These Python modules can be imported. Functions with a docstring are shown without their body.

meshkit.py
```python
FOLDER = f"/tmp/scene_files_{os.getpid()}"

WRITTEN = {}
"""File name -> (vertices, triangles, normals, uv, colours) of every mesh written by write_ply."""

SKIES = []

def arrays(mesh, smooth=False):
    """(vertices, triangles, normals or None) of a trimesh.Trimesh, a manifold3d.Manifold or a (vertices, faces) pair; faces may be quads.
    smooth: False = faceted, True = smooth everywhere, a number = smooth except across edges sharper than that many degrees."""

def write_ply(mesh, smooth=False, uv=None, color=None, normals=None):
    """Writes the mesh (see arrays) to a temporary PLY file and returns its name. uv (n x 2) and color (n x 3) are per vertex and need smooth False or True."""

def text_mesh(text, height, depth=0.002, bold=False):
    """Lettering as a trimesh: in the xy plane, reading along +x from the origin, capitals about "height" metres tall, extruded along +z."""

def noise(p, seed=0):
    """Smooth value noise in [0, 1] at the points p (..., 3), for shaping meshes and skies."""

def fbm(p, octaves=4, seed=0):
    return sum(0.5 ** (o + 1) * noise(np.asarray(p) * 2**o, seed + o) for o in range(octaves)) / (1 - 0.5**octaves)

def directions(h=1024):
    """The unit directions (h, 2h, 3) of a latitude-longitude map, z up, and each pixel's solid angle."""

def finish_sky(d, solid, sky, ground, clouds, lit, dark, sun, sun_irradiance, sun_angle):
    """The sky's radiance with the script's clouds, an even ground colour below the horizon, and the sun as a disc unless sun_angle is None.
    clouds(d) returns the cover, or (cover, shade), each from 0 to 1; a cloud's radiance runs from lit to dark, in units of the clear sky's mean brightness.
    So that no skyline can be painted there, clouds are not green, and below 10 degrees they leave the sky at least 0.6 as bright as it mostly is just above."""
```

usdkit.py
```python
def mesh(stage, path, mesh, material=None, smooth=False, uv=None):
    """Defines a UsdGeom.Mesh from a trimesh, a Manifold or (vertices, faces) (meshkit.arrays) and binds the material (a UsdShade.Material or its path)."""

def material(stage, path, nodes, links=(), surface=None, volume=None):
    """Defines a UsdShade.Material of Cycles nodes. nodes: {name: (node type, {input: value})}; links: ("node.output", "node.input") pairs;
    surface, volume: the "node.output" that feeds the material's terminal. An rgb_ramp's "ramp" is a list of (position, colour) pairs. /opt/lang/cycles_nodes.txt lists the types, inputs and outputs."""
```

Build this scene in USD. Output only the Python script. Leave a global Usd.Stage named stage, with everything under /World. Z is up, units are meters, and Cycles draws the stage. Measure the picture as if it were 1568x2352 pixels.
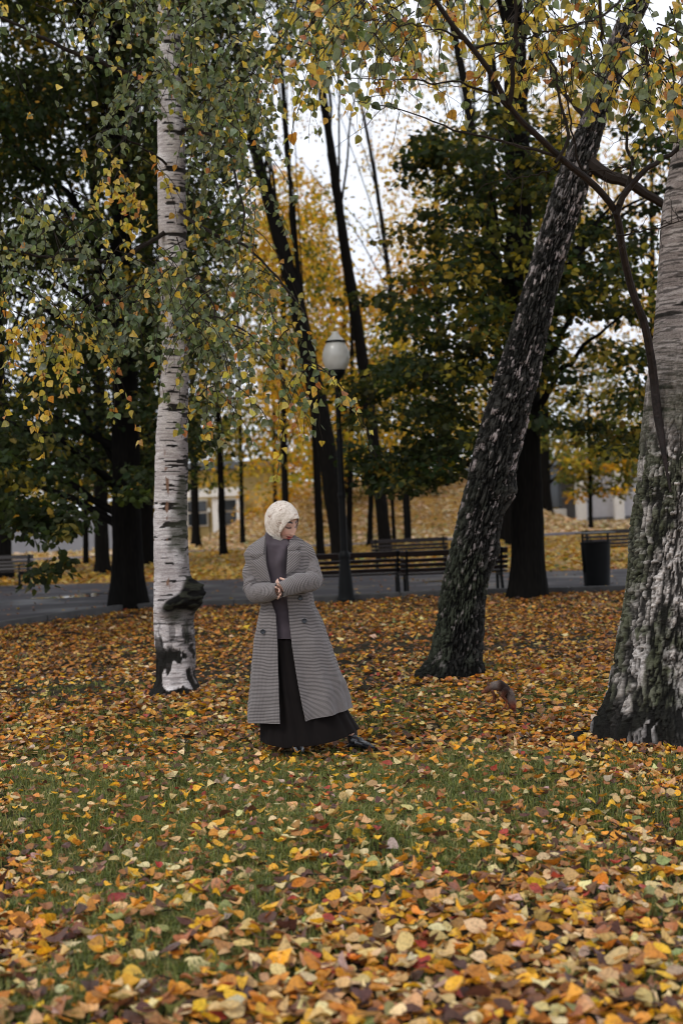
import math, random
import numpy as np, trimesh, manifold3d
import usdkit, meshkit
from pxr import Usd, UsdGeom, UsdLux, UsdShade, Gf, Sdf, Vt

stage = Usd.Stage.CreateInMemory()
UsdGeom.SetStageUpAxis(stage, "Z")
UsdGeom.SetStageMetersPerUnit(stage, 1.0)
UsdGeom.Xform.Define(stage, "/World")
UsdGeom.Scope.Define(stage, "/World/Looks")
R = np.random.default_rng(7)
random.seed(7)

# ---------------------------------------------------------------- camera, sky, sun, exposure
EYE, ROLL, FPX = 1.6, math.radians(2.4), 3267.0          # eye height, camera roll, focal length in pixels of a 1568 px wide picture
RIGHT = np.array([math.cos(ROLL), 0, -math.sin(ROLL)])
UPV = np.array([math.sin(ROLL), 0, math.cos(ROLL)])
CAM0 = np.array([0, 0, EYE])
EXPOSURE = -0.2
cam = UsdGeom.Camera.Define(stage, "/World/camera")
cam.CreateFocalLengthAttr(50.0)
cam.CreateHorizontalApertureAttr(24.0)
cam.CreateVerticalApertureAttr(36.0)
cam.CreateFStopAttr(2.2)
cam.CreateFocusDistanceAttr(9.45)
cam.CreateClippingRangeAttr(Gf.Vec2f(0.1, 5000))
cam.CreateExposureAttr(EXPOSURE)
cam.AddTransformOp().Set(Gf.Matrix4d(*RIGHT, 0, *UPV, 0, 0, -1, 0, 0, 0, 0, EYE, 1))

SUN_DIR = np.array([-0.55, -0.62, 0.95]); SUN_DIR /= np.linalg.norm(SUN_DIR)   # towards the sun: behind the camera's left shoulder
SUN_EL, SUN_ROT = math.asin(SUN_DIR[2]), math.atan2(SUN_DIR[0], SUN_DIR[1])
dome = UsdLux.DomeLight.Define(stage, "/World/sky")
dome.GetPrim().SetCustomDataByKey("kind", "structure")
dome.GetPrim().SetCustomDataByKey("label", "pale overcast sky showing through gaps in the leaves")
skym = usdkit.material(stage, "/World/Looks/overcast_sky", {
    "sky": ("sky_texture", {"sky_type": "single_scattering", "sun_disc": False, "sun_elevation": SUN_EL, "sun_rotation": SUN_ROT, "altitude": 150.0}),
    "co": ("texture_coordinate", {}),
    "mp": ("mapping", {"scale": (1.0, 1.0, 2.2)}),
    "n": ("noise_texture", {"scale": 2.3, "detail": 5.0, "roughness": 0.55}),
    "cloud": ("rgb_ramp", {"ramp": [(0.25, (10.8, 11.3, 12.9)), (0.55, (13.0, 13.5, 14.7)), (0.8, (14.4, 14.8, 15.6))]}),
    "mix": ("mix", {"fac": 0.9}),
    "bg": ("background_shader", {"strength": 0.1}),
}, [("co.generated", "mp.vector"), ("mp.vector", "n.vector"), ("n.fac", "cloud.fac"), ("sky.color", "mix.color1"), ("cloud.color", "mix.color2"),
    ("mix.color", "bg.color")], surface="bg.background")
UsdShade.MaterialBindingAPI.Apply(dome.GetPrim()).Bind(skym)
sun = UsdLux.DistantLight.Define(stage, "/World/sun")
sun.CreateIntensityAttr(0.4); sun.CreateAngleAttr(18.0); sun.CreateNormalizeAttr(True)
sun.CreateColorAttr(Gf.Vec3f(1.0, 0.96, 0.9))
_z = SUN_DIR; _x = np.cross([0, 0, 1], _z); _x /= np.linalg.norm(_x); _y = np.cross(_z, _x)
sun.AddTransformOp().Set(Gf.Matrix4d(*_x, 0, *_y, 0, *_z, 0, 0, 0, 30, 1))

# ---------------------------------------------------------------- helpers
def at(px, py, d):
    """World point at distance d along the view for a pixel of the 1568 x 2352 picture."""
    px, py, d = np.broadcast_arrays(np.asarray(px, float), np.asarray(py, float), np.asarray(d, float))
    u, v = (px - 784) / FPX, (1176 - py) / FPX
    return CAM0 + d[..., None] * (u[..., None] * RIGHT + v[..., None] * UPV + np.array([0, 1.0, 0]))

def on_ground(px, py):
    """(x, y) where the pixel's ray meets level ground."""
    p = at(px, py, 1.0) - CAM0
    return np.array([p[0], p[1]]) * (EYE / -p[2])

def unit(a):
    a = np.asarray(a, float)
    return a / np.maximum(np.linalg.norm(a, axis=-1, keepdims=True), 1e-12)

def sstep(a, b, x):
    t = np.clip((np.asarray(x, float) - a) / (b - a), 0, 1)
    return t * t * (3 - 2 * t)

def noise2(x, y, s, seed=0, octv=3):
    return meshkit.fbm(np.stack([np.asarray(x) * s, np.asarray(y) * s, np.zeros_like(np.asarray(x, float))], -1), octv, seed)

USED = {}
def fresh(parent, name):
    k = (parent, name)
    USED[k] = USED.get(k, -1) + 1
    return f"{parent}/{name}" if USED[k] == 0 else f"{parent}/{name}_{USED[k]:03d}"

def tag(p, label=None, cat=None, group=None, kind=None):
    p = p.GetPrim() if hasattr(p, "GetPrim") else p
    for k, v in (("label", label), ("category", cat), ("group", group), ("kind", kind)):
        if v:
            p.SetCustomDataByKey(k, v)
    return p

def thing(name, label=None, cat=None, loc=(0, 0, 0), rotz=0, group=None, kind=None):
    x = UsdGeom.Xform.Define(stage, fresh("/World", name))
    x.AddTranslateOp().Set(Gf.Vec3d(*map(float, loc)))
    if rotz:
        x.AddRotateZOp().Set(float(rotz))
    tag(x, label, cat, group, kind)
    X = x.GetPrim()
    ORIGIN[str(X.GetPath())] = np.asarray(loc, float)
    return X
ORIGIN = {}

def obj(name, mesh, mat, parent=None, smooth=False, col=None, vec=None, world=False, kind=None, label=None, cat=None, group=None):
    """ONE mesh prim under parent (a prim) or under /World. world=True: the vertices are world points, and the parent Xform is only a translation."""
    base = str(parent.GetPath()) if parent is not None else "/World"
    if col is not None or vec is not None:
        v, f = np.asarray(mesh[0], float), np.asarray(mesh[1], int)
        if f.shape[1] == 4:
            f = np.vstack([f[:, [0, 1, 2]], f[:, [0, 2, 3]]])
    else:
        v, f, n = meshkit.arrays(mesh, smooth)
    if world and parent is not None:
        root = "/".join(base.split("/")[:3])
        v = v - ORIGIN.get(root, 0)
    m = UsdGeom.Mesh.Define(stage, fresh(base, name))
    m.CreatePointsAttr(Vt.Vec3fArray.FromNumpy(np.ascontiguousarray(v, np.float32)))
    m.CreateFaceVertexCountsAttr(Vt.IntArray.FromNumpy(np.full(len(f), 3, np.int32)))
    m.CreateFaceVertexIndicesAttr(Vt.IntArray.FromNumpy(np.ascontiguousarray(f, np.int32).ravel()))
    m.CreateSubdivisionSchemeAttr("none")
    if col is not None or vec is not None:
        n = None
        if smooth:
            n = np.zeros_like(v); fn = np.cross(v[f[:, 1]] - v[f[:, 0]], v[f[:, 2]] - v[f[:, 0]])
            for k in range(3):
                np.add.at(n, f[:, k], fn)
            n = unit(n)
    if n is not None:
        m.CreateNormalsAttr(Vt.Vec3fArray.FromNumpy(np.ascontiguousarray(n, np.float32)))
        m.SetNormalsInterpolation("vertex")
    api = UsdGeom.PrimvarsAPI(m)
    if col is not None:
        api.CreatePrimvar("tint", Sdf.ValueTypeNames.Color3fArray, "vertex").Set(Vt.Vec3fArray.FromNumpy(np.ascontiguousarray(np.broadcast_to(col, v.shape), np.float32)))
    if vec is not None:
        api.CreatePrimvar("grain", Sdf.ValueTypeNames.Float3Array, "vertex").Set(Vt.Vec3fArray.FromNumpy(np.ascontiguousarray(vec, np.float32)))
    if mat is not None:
        UsdShade.MaterialBindingAPI.Apply(m.GetPrim()).Bind(mat)
    tag(m, label, cat, group, kind)
    return m.GetPrim()

class MB:
    """Collects pieces that make one mesh."""
    def __init__(s): s.v, s.f, s.c, s.g, s.n = [], [], [], [], 0
    def add(s, v, f, c=None, g=None):
        v = np.asarray(v, float); f = np.asarray(f, int)
        if f.shape[1] == 4:
            f = np.vstack([f[:, [0, 1, 2]], f[:, [0, 2, 3]]])
        s.v.append(v); s.f.append(f + s.n); s.n += len(v)
        if c is not None: s.c.append(np.broadcast_to(c, v.shape))
        if g is not None: s.g.append(np.broadcast_to(g, v.shape))
        return s
    def tm(s, m): return s.add(m.vertices, m.faces)
    def mesh(s): return np.vstack(s.v), np.vstack(s.f)
    def col(s): return np.vstack(s.c) if s.c else None
    def vec(s): return np.vstack(s.g) if s.g else None

def box(sx, sy, sz, x=0, y=0, z=0, bevel=0.004):
    """A box with its bottom centre at (x, y, z) and chamfered edges."""
    b = min(bevel, sx * .3, sy * .3, sz * .3)
    hx, hy, hz = sx / 2, sy / 2, sz / 2
    pts = []
    for a in (-1, 1):
        for c in (-1, 1):
            for e in (-1, 1):
                pts += [(a * hx, c * (hy - b), e * (hz - b)), (a * (hx - b), c * hy, e * (hz - b)), (a * (hx - b), c * (hy - b), e * hz)]
    m = trimesh.convex.convex_hull(np.array(pts)); m.apply_translation((x, y, z + hz))
    return m

def lathe(profile, n=32):
    """(radius, z) pairs turned about z; closed where the radius is zero."""
    pr = np.array(profile, float); a = np.arange(n) * 2 * np.pi / n
    v = np.stack([pr[:, 0, None] * np.cos(a), pr[:, 0, None] * np.sin(a), np.broadcast_to(pr[:, 1, None], (len(pr), n))], -1).reshape(-1, 3)
    i, j = np.meshgrid(np.arange(len(pr) - 1), np.arange(n), indexing="ij"); k = (j + 1) % n
    q = np.stack([i * n + j, i * n + k, (i + 1) * n + k, (i + 1) * n + j], -1).reshape(-1, 4)
    return v, np.vstack([q[:, [0, 1, 2]], q[:, [0, 2, 3]]])

def spline(pts, n):
    """A smooth curve through the rows of pts at n samples (or at the given 0..1 positions)."""
    p = np.asarray(pts, float)
    if len(p) == 2:
        return p[0] + (p[1] - p[0]) * np.linspace(0, 1, n)[:, None]
    d = np.concatenate([[0], np.cumsum(np.maximum(np.linalg.norm(np.diff(p[:, :3], axis=0), axis=1), 1e-6))])
    from scipy.interpolate import PchipInterpolator
    return PchipInterpolator(d, p)(np.linspace(0, d[-1], n) if np.ndim(n) == 0 else np.asarray(n) * d[-1])

def tube(pts, rad, sides=8, seed_dir=(0, -1, 0.01), warp=0.0):
    """A tapered tube: vertices (n x sides), quads, and the grain coordinate (around, around, along) in metres."""
    p = np.asarray(pts, float); r = np.broadcast_to(rad, (len(p),)).astype(float)
    t = unit(np.gradient(p, axis=0))
    a = np.empty_like(p); ref = np.asarray(seed_dir, float)
    for i in range(len(p)):
        ref = ref - t[i] * (ref @ t[i]); nr = np.linalg.norm(ref)
        if nr < 1e-6:
            ref = np.cross(t[i], [1, 0, 0.3]); nr = np.linalg.norm(ref)
        ref = ref / nr; a[i] = ref
    b = np.cross(t, a)
    th = np.arange(sides) * 2 * np.pi / sides; th = th - warp * np.sin(th)
    ring = np.cos(th)[None, :, None] * a[:, None] + np.sin(th)[None, :, None] * b[:, None]
    v = p[:, None] + r[:, None, None] * ring
    ln = np.concatenate([[0], np.cumsum(np.linalg.norm(np.diff(p, axis=0), axis=1))])
    g = np.stack([r[:, None] * np.cos(th), r[:, None] * np.sin(th), np.broadcast_to(ln[:, None], (len(p), sides))], -1)
    i, j = np.meshgrid(np.arange(len(p) - 1), np.arange(sides), indexing="ij"); k = (j + 1) % sides
    q = np.stack([i * sides + j, i * sides + k, (i + 1) * sides + k, (i + 1) * sides + j], -1).reshape(-1, 4)
    return v.reshape(-1, 3), q, g.reshape(-1, 3), ring.reshape(-1, 3)

def tubes(paths, sides=4):
    """Many thin tubes of the same point count at once: paths (m, n, 3), radii (m, n)."""
    P, r = paths
    m, n, _ = P.shape
    t = unit(np.gradient(P, axis=1))
    ref = np.where(np.abs(t[..., 2:]) < .9, [0, 0, 1.0], [1.0, 0, 0])
    a = unit(np.cross(t, ref)); b = np.cross(t, a)
    th = np.arange(sides) * 2 * np.pi / sides
    v = P[:, :, None] + r[:, :, None, None] * (np.cos(th)[None, None, :, None] * a[:, :, None] + np.sin(th)[None, None, :, None] * b[:, :, None])
    k, i, j = np.meshgrid(np.arange(m), np.arange(n - 1), np.arange(sides), indexing="ij"); j2 = (j + 1) % sides; o = (k * n + i) * sides
    q = np.stack([o + j, o + j2, o + sides + j2, o + sides + j], -1).reshape(-1, 4)
    return v.reshape(-1, 3), q

# leaf outlines: (x across, y from stalk to tip), fan round a point on the midrib
LEAF = {
    "birch": np.array([(0, .0), (.26, .06), (.44, .24), (.40, .42), (.26, .66), (.0, 1.0), (-.26, .66), (-.40, .42), (-.44, .24), (-.26, .06)]),
    "heart": np.array([(0, .05), (.20, .0), (.42, .16), (.47, .38), (.34, .66), (.0, 1.0), (-.34, .66), (-.47, .38), (-.42, .16), (-.20, .0)]),
    "oval": np.array([(0, .0), (.17, .12), (.30, .36), (.30, .56), (.18, .82), (.0, 1.0), (-.18, .82), (-.30, .56), (-.30, .36), (-.17, .12)]),
    "maple": np.array([(0, .0), (.16, .16), (.50, .12), (.36, .38), (.56, .62), (.24, .62), (.0, 1.0), (-.24, .62), (-.56, .62), (-.36, .38), (-.50, .12), (-.16, .16)]),
    "small": np.array([(0, .0), (.36, .30), (.0, 1.0), (-.36, .30)]),
    "round": np.array([(0, .0), (.40, .2), (.36, .66), (.0, 1.0), (-.36, .66), (-.40, .2)]),
}
def leaf_mesh(pos, ydir, nrm, size, col, kind="birch", fold=.25, curl=.25, rng=R, stalk=False):
    """Leaves at pos: vertices, triangles, colours. ydir points from stalk to tip, nrm is the upper side, fold lifts the halves, curl bends the tip."""
    pos = np.asarray(pos, float); n = len(pos)
    o = LEAF[kind]; k = len(o)
    y = unit(ydir); z = unit(nrm - y * np.sum(nrm * y, -1, keepdims=True)); x = np.cross(y, z)
    size = np.broadcast_to(size, (n,))
    fo = fold * rng.normal(.8, .6, n)[:, None]; cu = curl * rng.normal(0.2, 1.0, n)[:, None]; tw = rng.normal(0, .25, n)[:, None]
    wd = rng.uniform(.85, 1.12, n)[:, None]
    if k > 5:
        lx, ly = np.concatenate([o[:, 0], [0]]), np.concatenate([o[:, 1], [.42]])
        f0 = np.array([(k, i, (i + 1) % k) for i in range(k)])
    else:
        lx, ly = o[:, 0], o[:, 1]
        f0 = np.array([(0, 1, 2), (0, 2, 3)])
    lz = fo * np.abs(lx) + cu * (ly - .4) ** 2 + tw * lx * (ly - .3)
    v = pos[:, None] + size[:, None, None] * ((lx * wd)[..., None] * x[:, None] + (np.broadcast_to(ly, (n, len(ly))) - 0.0)[..., None] * y[:, None] + lz[..., None] * z[:, None])
    f = (np.arange(n)[:, None, None] * len(lx) + f0[None]).reshape(-1, 3)
    c = np.broadcast_to(np.asarray(col, float)[:, None], v.shape)
    return v.reshape(-1, 3), f, c.reshape(-1, 3)

def pick(palette, n, rng=R, jitter=.12):
    """n colours from [(weight, rgb), ...] with a little variation."""
    w = np.array([p[0] for p in palette], float); c = np.array([p[1] for p in palette], float)
    i = rng.choice(len(w), n, p=w / w.sum())
    return np.clip(c[i] * (1 + rng.normal(0, jitter, (n, 1))) * (1 + rng.normal(0, jitter * .5, (n, 3))), .004, .9)

# ---------------------------------------------------------------- materials
LK = "/World/Looks/"
def M(name, nodes, links=(), surface="p.BSDF"):
    return usdkit.material(stage, LK + name, nodes, links, surface=surface)

def plain(name, rgb, rough=.6, metallic=0.0, var=.25, scale=14.0, bump=.15, bscale=60.0, **kw):
    lo, hi = [c * (1 - var) for c in rgb], [c * (1 + var) for c in rgb]
    return M(name, {"co": ("texture_coordinate", {}), "n": ("noise_texture", {"scale": scale, "detail": 5.0, "roughness": .6}), "n2": ("noise_texture", {"scale": bscale, "detail": 4.0}),
                    "r": ("rgb_ramp", {"ramp": [(.3, lo), (.7, hi)]}), "b": ("bump", {"strength": bump, "distance": .01}),
                    "p": ("principled_bsdf", {"roughness": rough, "metallic": metallic, **kw})},
             [("co.object", "n.vector"), ("co.object", "n2.vector"), ("n.fac", "r.fac"), ("r.color", "p.base_color"), ("n2.fac", "b.height"), ("b.normal", "p.normal")])

def leaf_material(name, rough=.45, trans=.35, spots=.35, tscale=1.3, spec=.4):
    return M(name, {"a": ("attribute", {"attribute": "tint"}), "g": ("geometry", {}),
                    "n": ("noise_texture", {"scale": 90.0, "detail": 3.0, "roughness": .6}), "r": ("rgb_ramp", {"ramp": [(.30, (1 - spots,) * 3), (.55, (1.05, 1.05, 1.05))]}),
                    "m": ("mix", {"mix_type": "multiply", "fac": 1.0}),
                    "b": ("bump", {"strength": .25, "distance": .004}),
                    "p": ("principled_bsdf", {"roughness": rough, "specular_ior_level": spec}),
                    "tc": ("mix", {"mix_type": "multiply", "fac": 1.0, "color2": (tscale, tscale * .95, tscale * .55)}),
                    "t": ("translucent_bsdf", {}), "x": ("mix_closure", {"fac": trans})},
             [("g.position", "n.vector"), ("n.fac", "r.fac"), ("a.color", "m.color1"), ("r.color", "m.color2"), ("m.color", "p.base_color"), ("n.fac", "b.height"), ("b.normal", "p.normal"),
              ("m.color", "tc.color1"), ("tc.color", "t.color"), ("p.BSDF", "x.closure1"), ("t.BSDF", "x.closure2")], surface="x.closure")

LEAFM = leaf_material("living_leaf", rough=.4, trans=.45, tscale=1.6, spec=.55)
FARLEAF = leaf_material("distant_leaf", rough=.6, trans=.45, spots=.2, spec=.15)
LITTER = leaf_material("fallen_leaf", rough=.42, trans=.12, spots=.5, spec=.3)
GRASSM = leaf_material("grass_blade", rough=.5, trans=.3, spots=.2)
TWIGM = plain("dark_twig", (.022, .017, .014), .8, specular_ior_level=.1)
BLACKBARK = M("dark_wet_bark", {"a": ("attribute", {"attribute": "grain"}), "mp": ("mapping", {"scale": (9, 9, 1.6)}), "n": ("noise_texture", {"scale": 3.2, "detail": 6.0, "roughness": .65}),
    "v": ("voronoi_texture", {"scale": 2.2, "feature": "distance_to_edge"}),
    "r": ("rgb_ramp", {"ramp": [(.3, (.004, .004, .0038)), (.62, (.010, .009, .008)), (.8, (.016, .017, .011))]}), "b": ("bump", {"strength": .9, "distance": .03}),
    "p": ("principled_bsdf", {"roughness": .9, "specular_ior_level": .03})},
    [("a.vector", "mp.vector"), ("mp.vector", "n.vector"), ("n.fac", "r.fac"), ("r.color", "p.base_color"), ("n.fac", "b.height"), ("b.normal", "p.normal")])
# ---------------------------------------------------------------- ground and paths
PATH_NEAR = [on_ground(*p) for p in ((-700, 1545), (-300, 1487), (0, 1442), (250, 1402), (470, 1391), (740, 1382), (1000, 1367), (1440, 1357), (1900, 1340), (2400, 1322))]
PATH_FAR = [on_ground(*p) for p in ((-700, 1385), (-300, 1364), (0, 1347), (350, 1337), (560, 1331), (780, 1323), (1000, 1319), (1280, 1313), (1440, 1307), (1900, 1290), (2400, 1272))]
PN, PF = np.array(PATH_NEAR), np.array(PATH_FAR)
def path_near(x): return np.interp(x, PN[:, 0], PN[:, 1])
def path_far(x): return np.interp(x, PF[:, 0], PF[:, 1])
def path2(x): return 66 + .35 * x
def mound(x, y):
    x, y = np.asarray(x, float), np.asarray(y, float)
    h = sstep(-10.5, -2.0, x) * sstep(17, 8.5, x) * sstep(77, 101, y) * sstep(150, 118, y)
    return h * (3.2 + .8 * noise2(x, y, .22, 3) + .25 * noise2(x, y, .8, 4))
def gz(x, y):
    x, y = np.asarray(x, float), np.asarray(y, float)
    onpath = sstep(path_near(x) - .6, path_near(x) - .1, y) * sstep(path_far(x) + .6, path_far(x) + .1, y)
    bump = (noise2(x, y, .7, 1) - .5) * .10 + (noise2(x, y, 3.0, 2) - .5) * .03
    return bump * (1 - onpath) * sstep(400, 60, np.hypot(x, y)) - .02 * onpath + mound(x, y) - (.03 + .04 * sstep(.1, .9, noise2(x, y, .12, 9))) * (1 - onpath) * sstep(40, 25, y)

rr = np.concatenate([np.geomspace(.6, 3.5, 14), np.arange(3.7, 17, .2), np.arange(17, 42, .4), np.geomspace(42.5, 160, 90), np.geomspace(170, 3000, 40)])
th = np.concatenate([np.linspace(-math.pi, -.42, 50)[:-1], np.linspace(-.42, .42, 150), np.linspace(.42, math.pi, 50)[1:]])
gx, gy = np.outer(rr, np.sin(th)), np.outer(rr, np.cos(th))
gv = np.stack([gx, gy, gz(gx, gy)], -1).reshape(-1, 3)
i_, j_ = np.meshgrid(np.arange(len(rr) - 1), np.arange(len(th) - 1), indexing="ij"); o_ = i_ * len(th) + j_
gq = np.stack([o_, o_ + len(th), o_ + len(th) + 1, o_ + 1], -1).reshape(-1, 4)
gv = np.vstack([gv, [[0, 0, 0]]])
gq = np.vstack([gq[:, [0, 2, 1]], gq[:, [0, 3, 2]], np.stack([np.full(len(th) - 1, len(gv) - 1), np.arange(len(th) - 1), np.arange(1, len(th))], -1)[:, [0, 2, 1]]])
far_cover = np.maximum(sstep(24, 36, gv[:, 1]), .75 * np.maximum(sstep(.28, .36, np.abs(gv[:, 0]) / np.maximum(gv[:, 1], .1)), sstep(4.2, 3.4, gv[:, 1])))
patch = noise2(gv[:, 0], gv[:, 1], .16, 21)
vergreen = sstep(.52, .66, noise2(gv[:, 0], gv[:, 1], .11, 33)) * sstep(60, 90, gv[:, 1]) * .8 * (mound(gv[:, 0], gv[:, 1]) < .3)
lawnm = M("leafy_soil", {"a": ("attribute", {"attribute": "grain"}), "s": ("separate_xyz", {}), "g": ("geometry", {}),
    "n": ("noise_texture", {"scale": 9.0, "detail": 6.0, "roughness": .65}), "soil": ("rgb_ramp", {"ramp": [(.3, (.010, .009, .006)), (.5, (.026, .021, .012)), (.72, (.045, .040, .018))]}),
    "v": ("voronoi_texture", {"scale": 11.0, "feature": "f1"}), "sv": ("separate_color", {}),
    "lv": ("rgb_ramp", {"ramp": [(0.0, (.10, .045, .012)), (.2, (.26, .13, .02)), (.45, (.42, .24, .04)), (.7, (.40, .26, .11)), (.9, (.30, .17, .05)), (1.0, (.02, .03, .012))]}),
    "gr": ("mix", {"color2": (.07, .10, .025)}), "mix": ("mix", {}),
    "b": ("bump", {"strength": .6, "distance": .05}), "p": ("principled_bsdf", {"roughness": .9, "specular_ior_level": .1})},
    [("a.vector", "s.vector"), ("g.position", "n.vector"), ("n.fac", "soil.fac"), ("g.position", "v.vector"), ("v.color", "sv.color"), ("sv.r", "lv.fac"),
     ("lv.color", "gr.color1"), ("s.y", "gr.fac"), ("soil.color", "mix.color1"), ("gr.color", "mix.color2"), ("s.x", "mix.fac"), ("mix.color", "p.base_color"), ("n.fac", "b.height"), ("b.normal", "p.normal")])
obj("lawn", (gv, gq), lawnm, smooth=True, vec=np.stack([far_cover, vergreen, patch], -1), kind="structure", label="park lawn under fallen leaves")

asphalt = M("wet_asphalt", {"g": ("geometry", {}), "n": ("noise_texture", {"scale": .55, "detail": 4.0}), "n2": ("noise_texture", {"scale": 60.0, "detail": 3.0}),
    "r": ("rgb_ramp", {"ramp": [(.3, (.007, .006, .007)), (.6, (.030, .0255, .030))]}), "ro": ("rgb_ramp", {"ramp": [(.35, (.38,) * 3), (.6, (.75,) * 3)]}),
    "b": ("bump", {"strength": .25, "distance": .01}), "p": ("principled_bsdf", {"specular_ior_level": .2})},
    [("g.position", "n.vector"), ("g.position", "n2.vector"), ("n.fac", "r.fac"), ("r.color", "p.base_color"), ("n.fac", "ro.fac"), ("ro.color", "p.roughness"), ("n2.fac", "b.height"), ("b.normal", "p.normal")])
def strip(name, a, b, z, mat, cols=1, **kw):
    a, b = np.asarray(a, float), np.asarray(b, float); t = np.linspace(0, 1, cols + 1)
    p = a[:, None] * (1 - t[None, :, None]) + b[:, None] * t[None, :, None]
    v = np.concatenate([p, np.broadcast_to(np.asarray(z(p[..., 0], p[..., 1]) if callable(z) else z, float)[..., None] if callable(z) else np.full(p.shape[:2] + (1,), z), p.shape[:2] + (1,))], -1).reshape(-1, 3)
    i, j = np.meshgrid(np.arange(len(a) - 1), np.arange(cols), indexing="ij"); o = i * (cols + 1) + j
    return obj(name, (v, np.stack([o, o + cols + 1, o + cols + 2, o + 1], -1).reshape(-1, 4)[:, ::-1]), mat, kind="structure", **kw)
xs = np.linspace(-16, 18, 60)
strip("path", np.stack([xs, path_near(xs)], -1), np.stack([xs, path_far(xs)], -1), 0.012, asphalt, 4, label="wet grey asphalt park path behind the person")
xs2 = np.linspace(-32, 34, 50)
farasph = plain("dry_pale_asphalt", (.085, .075, .085), .8, var=.2, scale=.4, specular_ior_level=.2)
strip("far_path", np.stack([xs2, path2(xs2)], -1), np.stack([xs2, path2(xs2) + 5.5], -1), lambda x, y: gz(x, y) + .03, farasph, 3, label="narrower pale path below the leafy mound")
# kerb along the near edge of the path, a run of separate stones
kerbm = plain("dark_kerb_stone", (.045, .043, .042), .7, var=.35, scale=5)
kerb = thing("kerb", "low dark stone kerb along the near edge of the path", "kerb")
for xk in np.arange(-8.0, 9.5, 1.0):
    ya, yb = path_near(xk), path_near(xk + 1)
    m = box(math.hypot(1, yb - ya) - .02, .13, .16, 0, 0, -.06, .015)
    m.apply_transform(trimesh.transformations.rotation_matrix(math.atan2(yb - ya, 1), [0, 0, 1])); m.apply_translation((xk + .5, (ya + yb) / 2 - .08, 0))
    obj("kerb_stone", m, kerbm, kerb, world=True)
# puddles
pudm = M("puddle_water", {"p": ("principled_bsdf", {"base_color": (.012, .012, .012), "roughness": .04, "specular_ior_level": .6})})
for k, (px, py, rx, ry, lab) in enumerate(((150, 1373, .8, .16, "shiny puddle on the path at the far left"), (215, 1366, .4, .10, "small shiny puddle just left of the big linden trunk"), (1040, 1335, .6, .14, "puddle glinting on the path behind the leaning birch"))):
    c = on_ground(px, py); a = np.linspace(0, 2 * np.pi, 40)[:-1]
    rad = .75 + .5 * meshkit.fbm(np.stack([np.cos(a) * 1.3 + k * 5, np.sin(a) * 1.3, a * 0], -1), 3, 5)
    v = np.vstack([[[c[0], c[1], .017]], np.stack([c[0] + rx * rad * np.cos(a), c[1] + ry * rad * np.sin(a) * 2.2, np.full(len(a), .017)], -1)])
    obj("puddle", (v, np.array([(0, i + 1, (i + 1) % len(a) + 1) for i in range(len(a))])), pudm, kind="structure", label=lab)

# ---------------------------------------------------------------- buildings and the fence far behind
stucco = plain("pale_stucco", (.46, .47, .52), .85, var=.08, scale=2)
whitep = plain("white_paint", (.74, .73, .70), .6, var=.06, scale=3)
plinth = plain("grey_plinth", (.12, .12, .125), .85)
yellowst = plain("yellow_stucco", (.50, .38, .16), .85, var=.1, scale=2)
glassm = M("dark_window_glass", {"p": ("principled_bsdf", {"base_color": (.02, .03, .04), "roughness": .08, "specular_ior_level": .8})})
roofm = plain("grey_metal_roof", (.10, .11, .12), .5)
def bx(parent, name, sx, sy, sz, x, y, z, mat): return obj(name, box(sx, sy, sz, x, y, z, .02), mat, parent)
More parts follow.
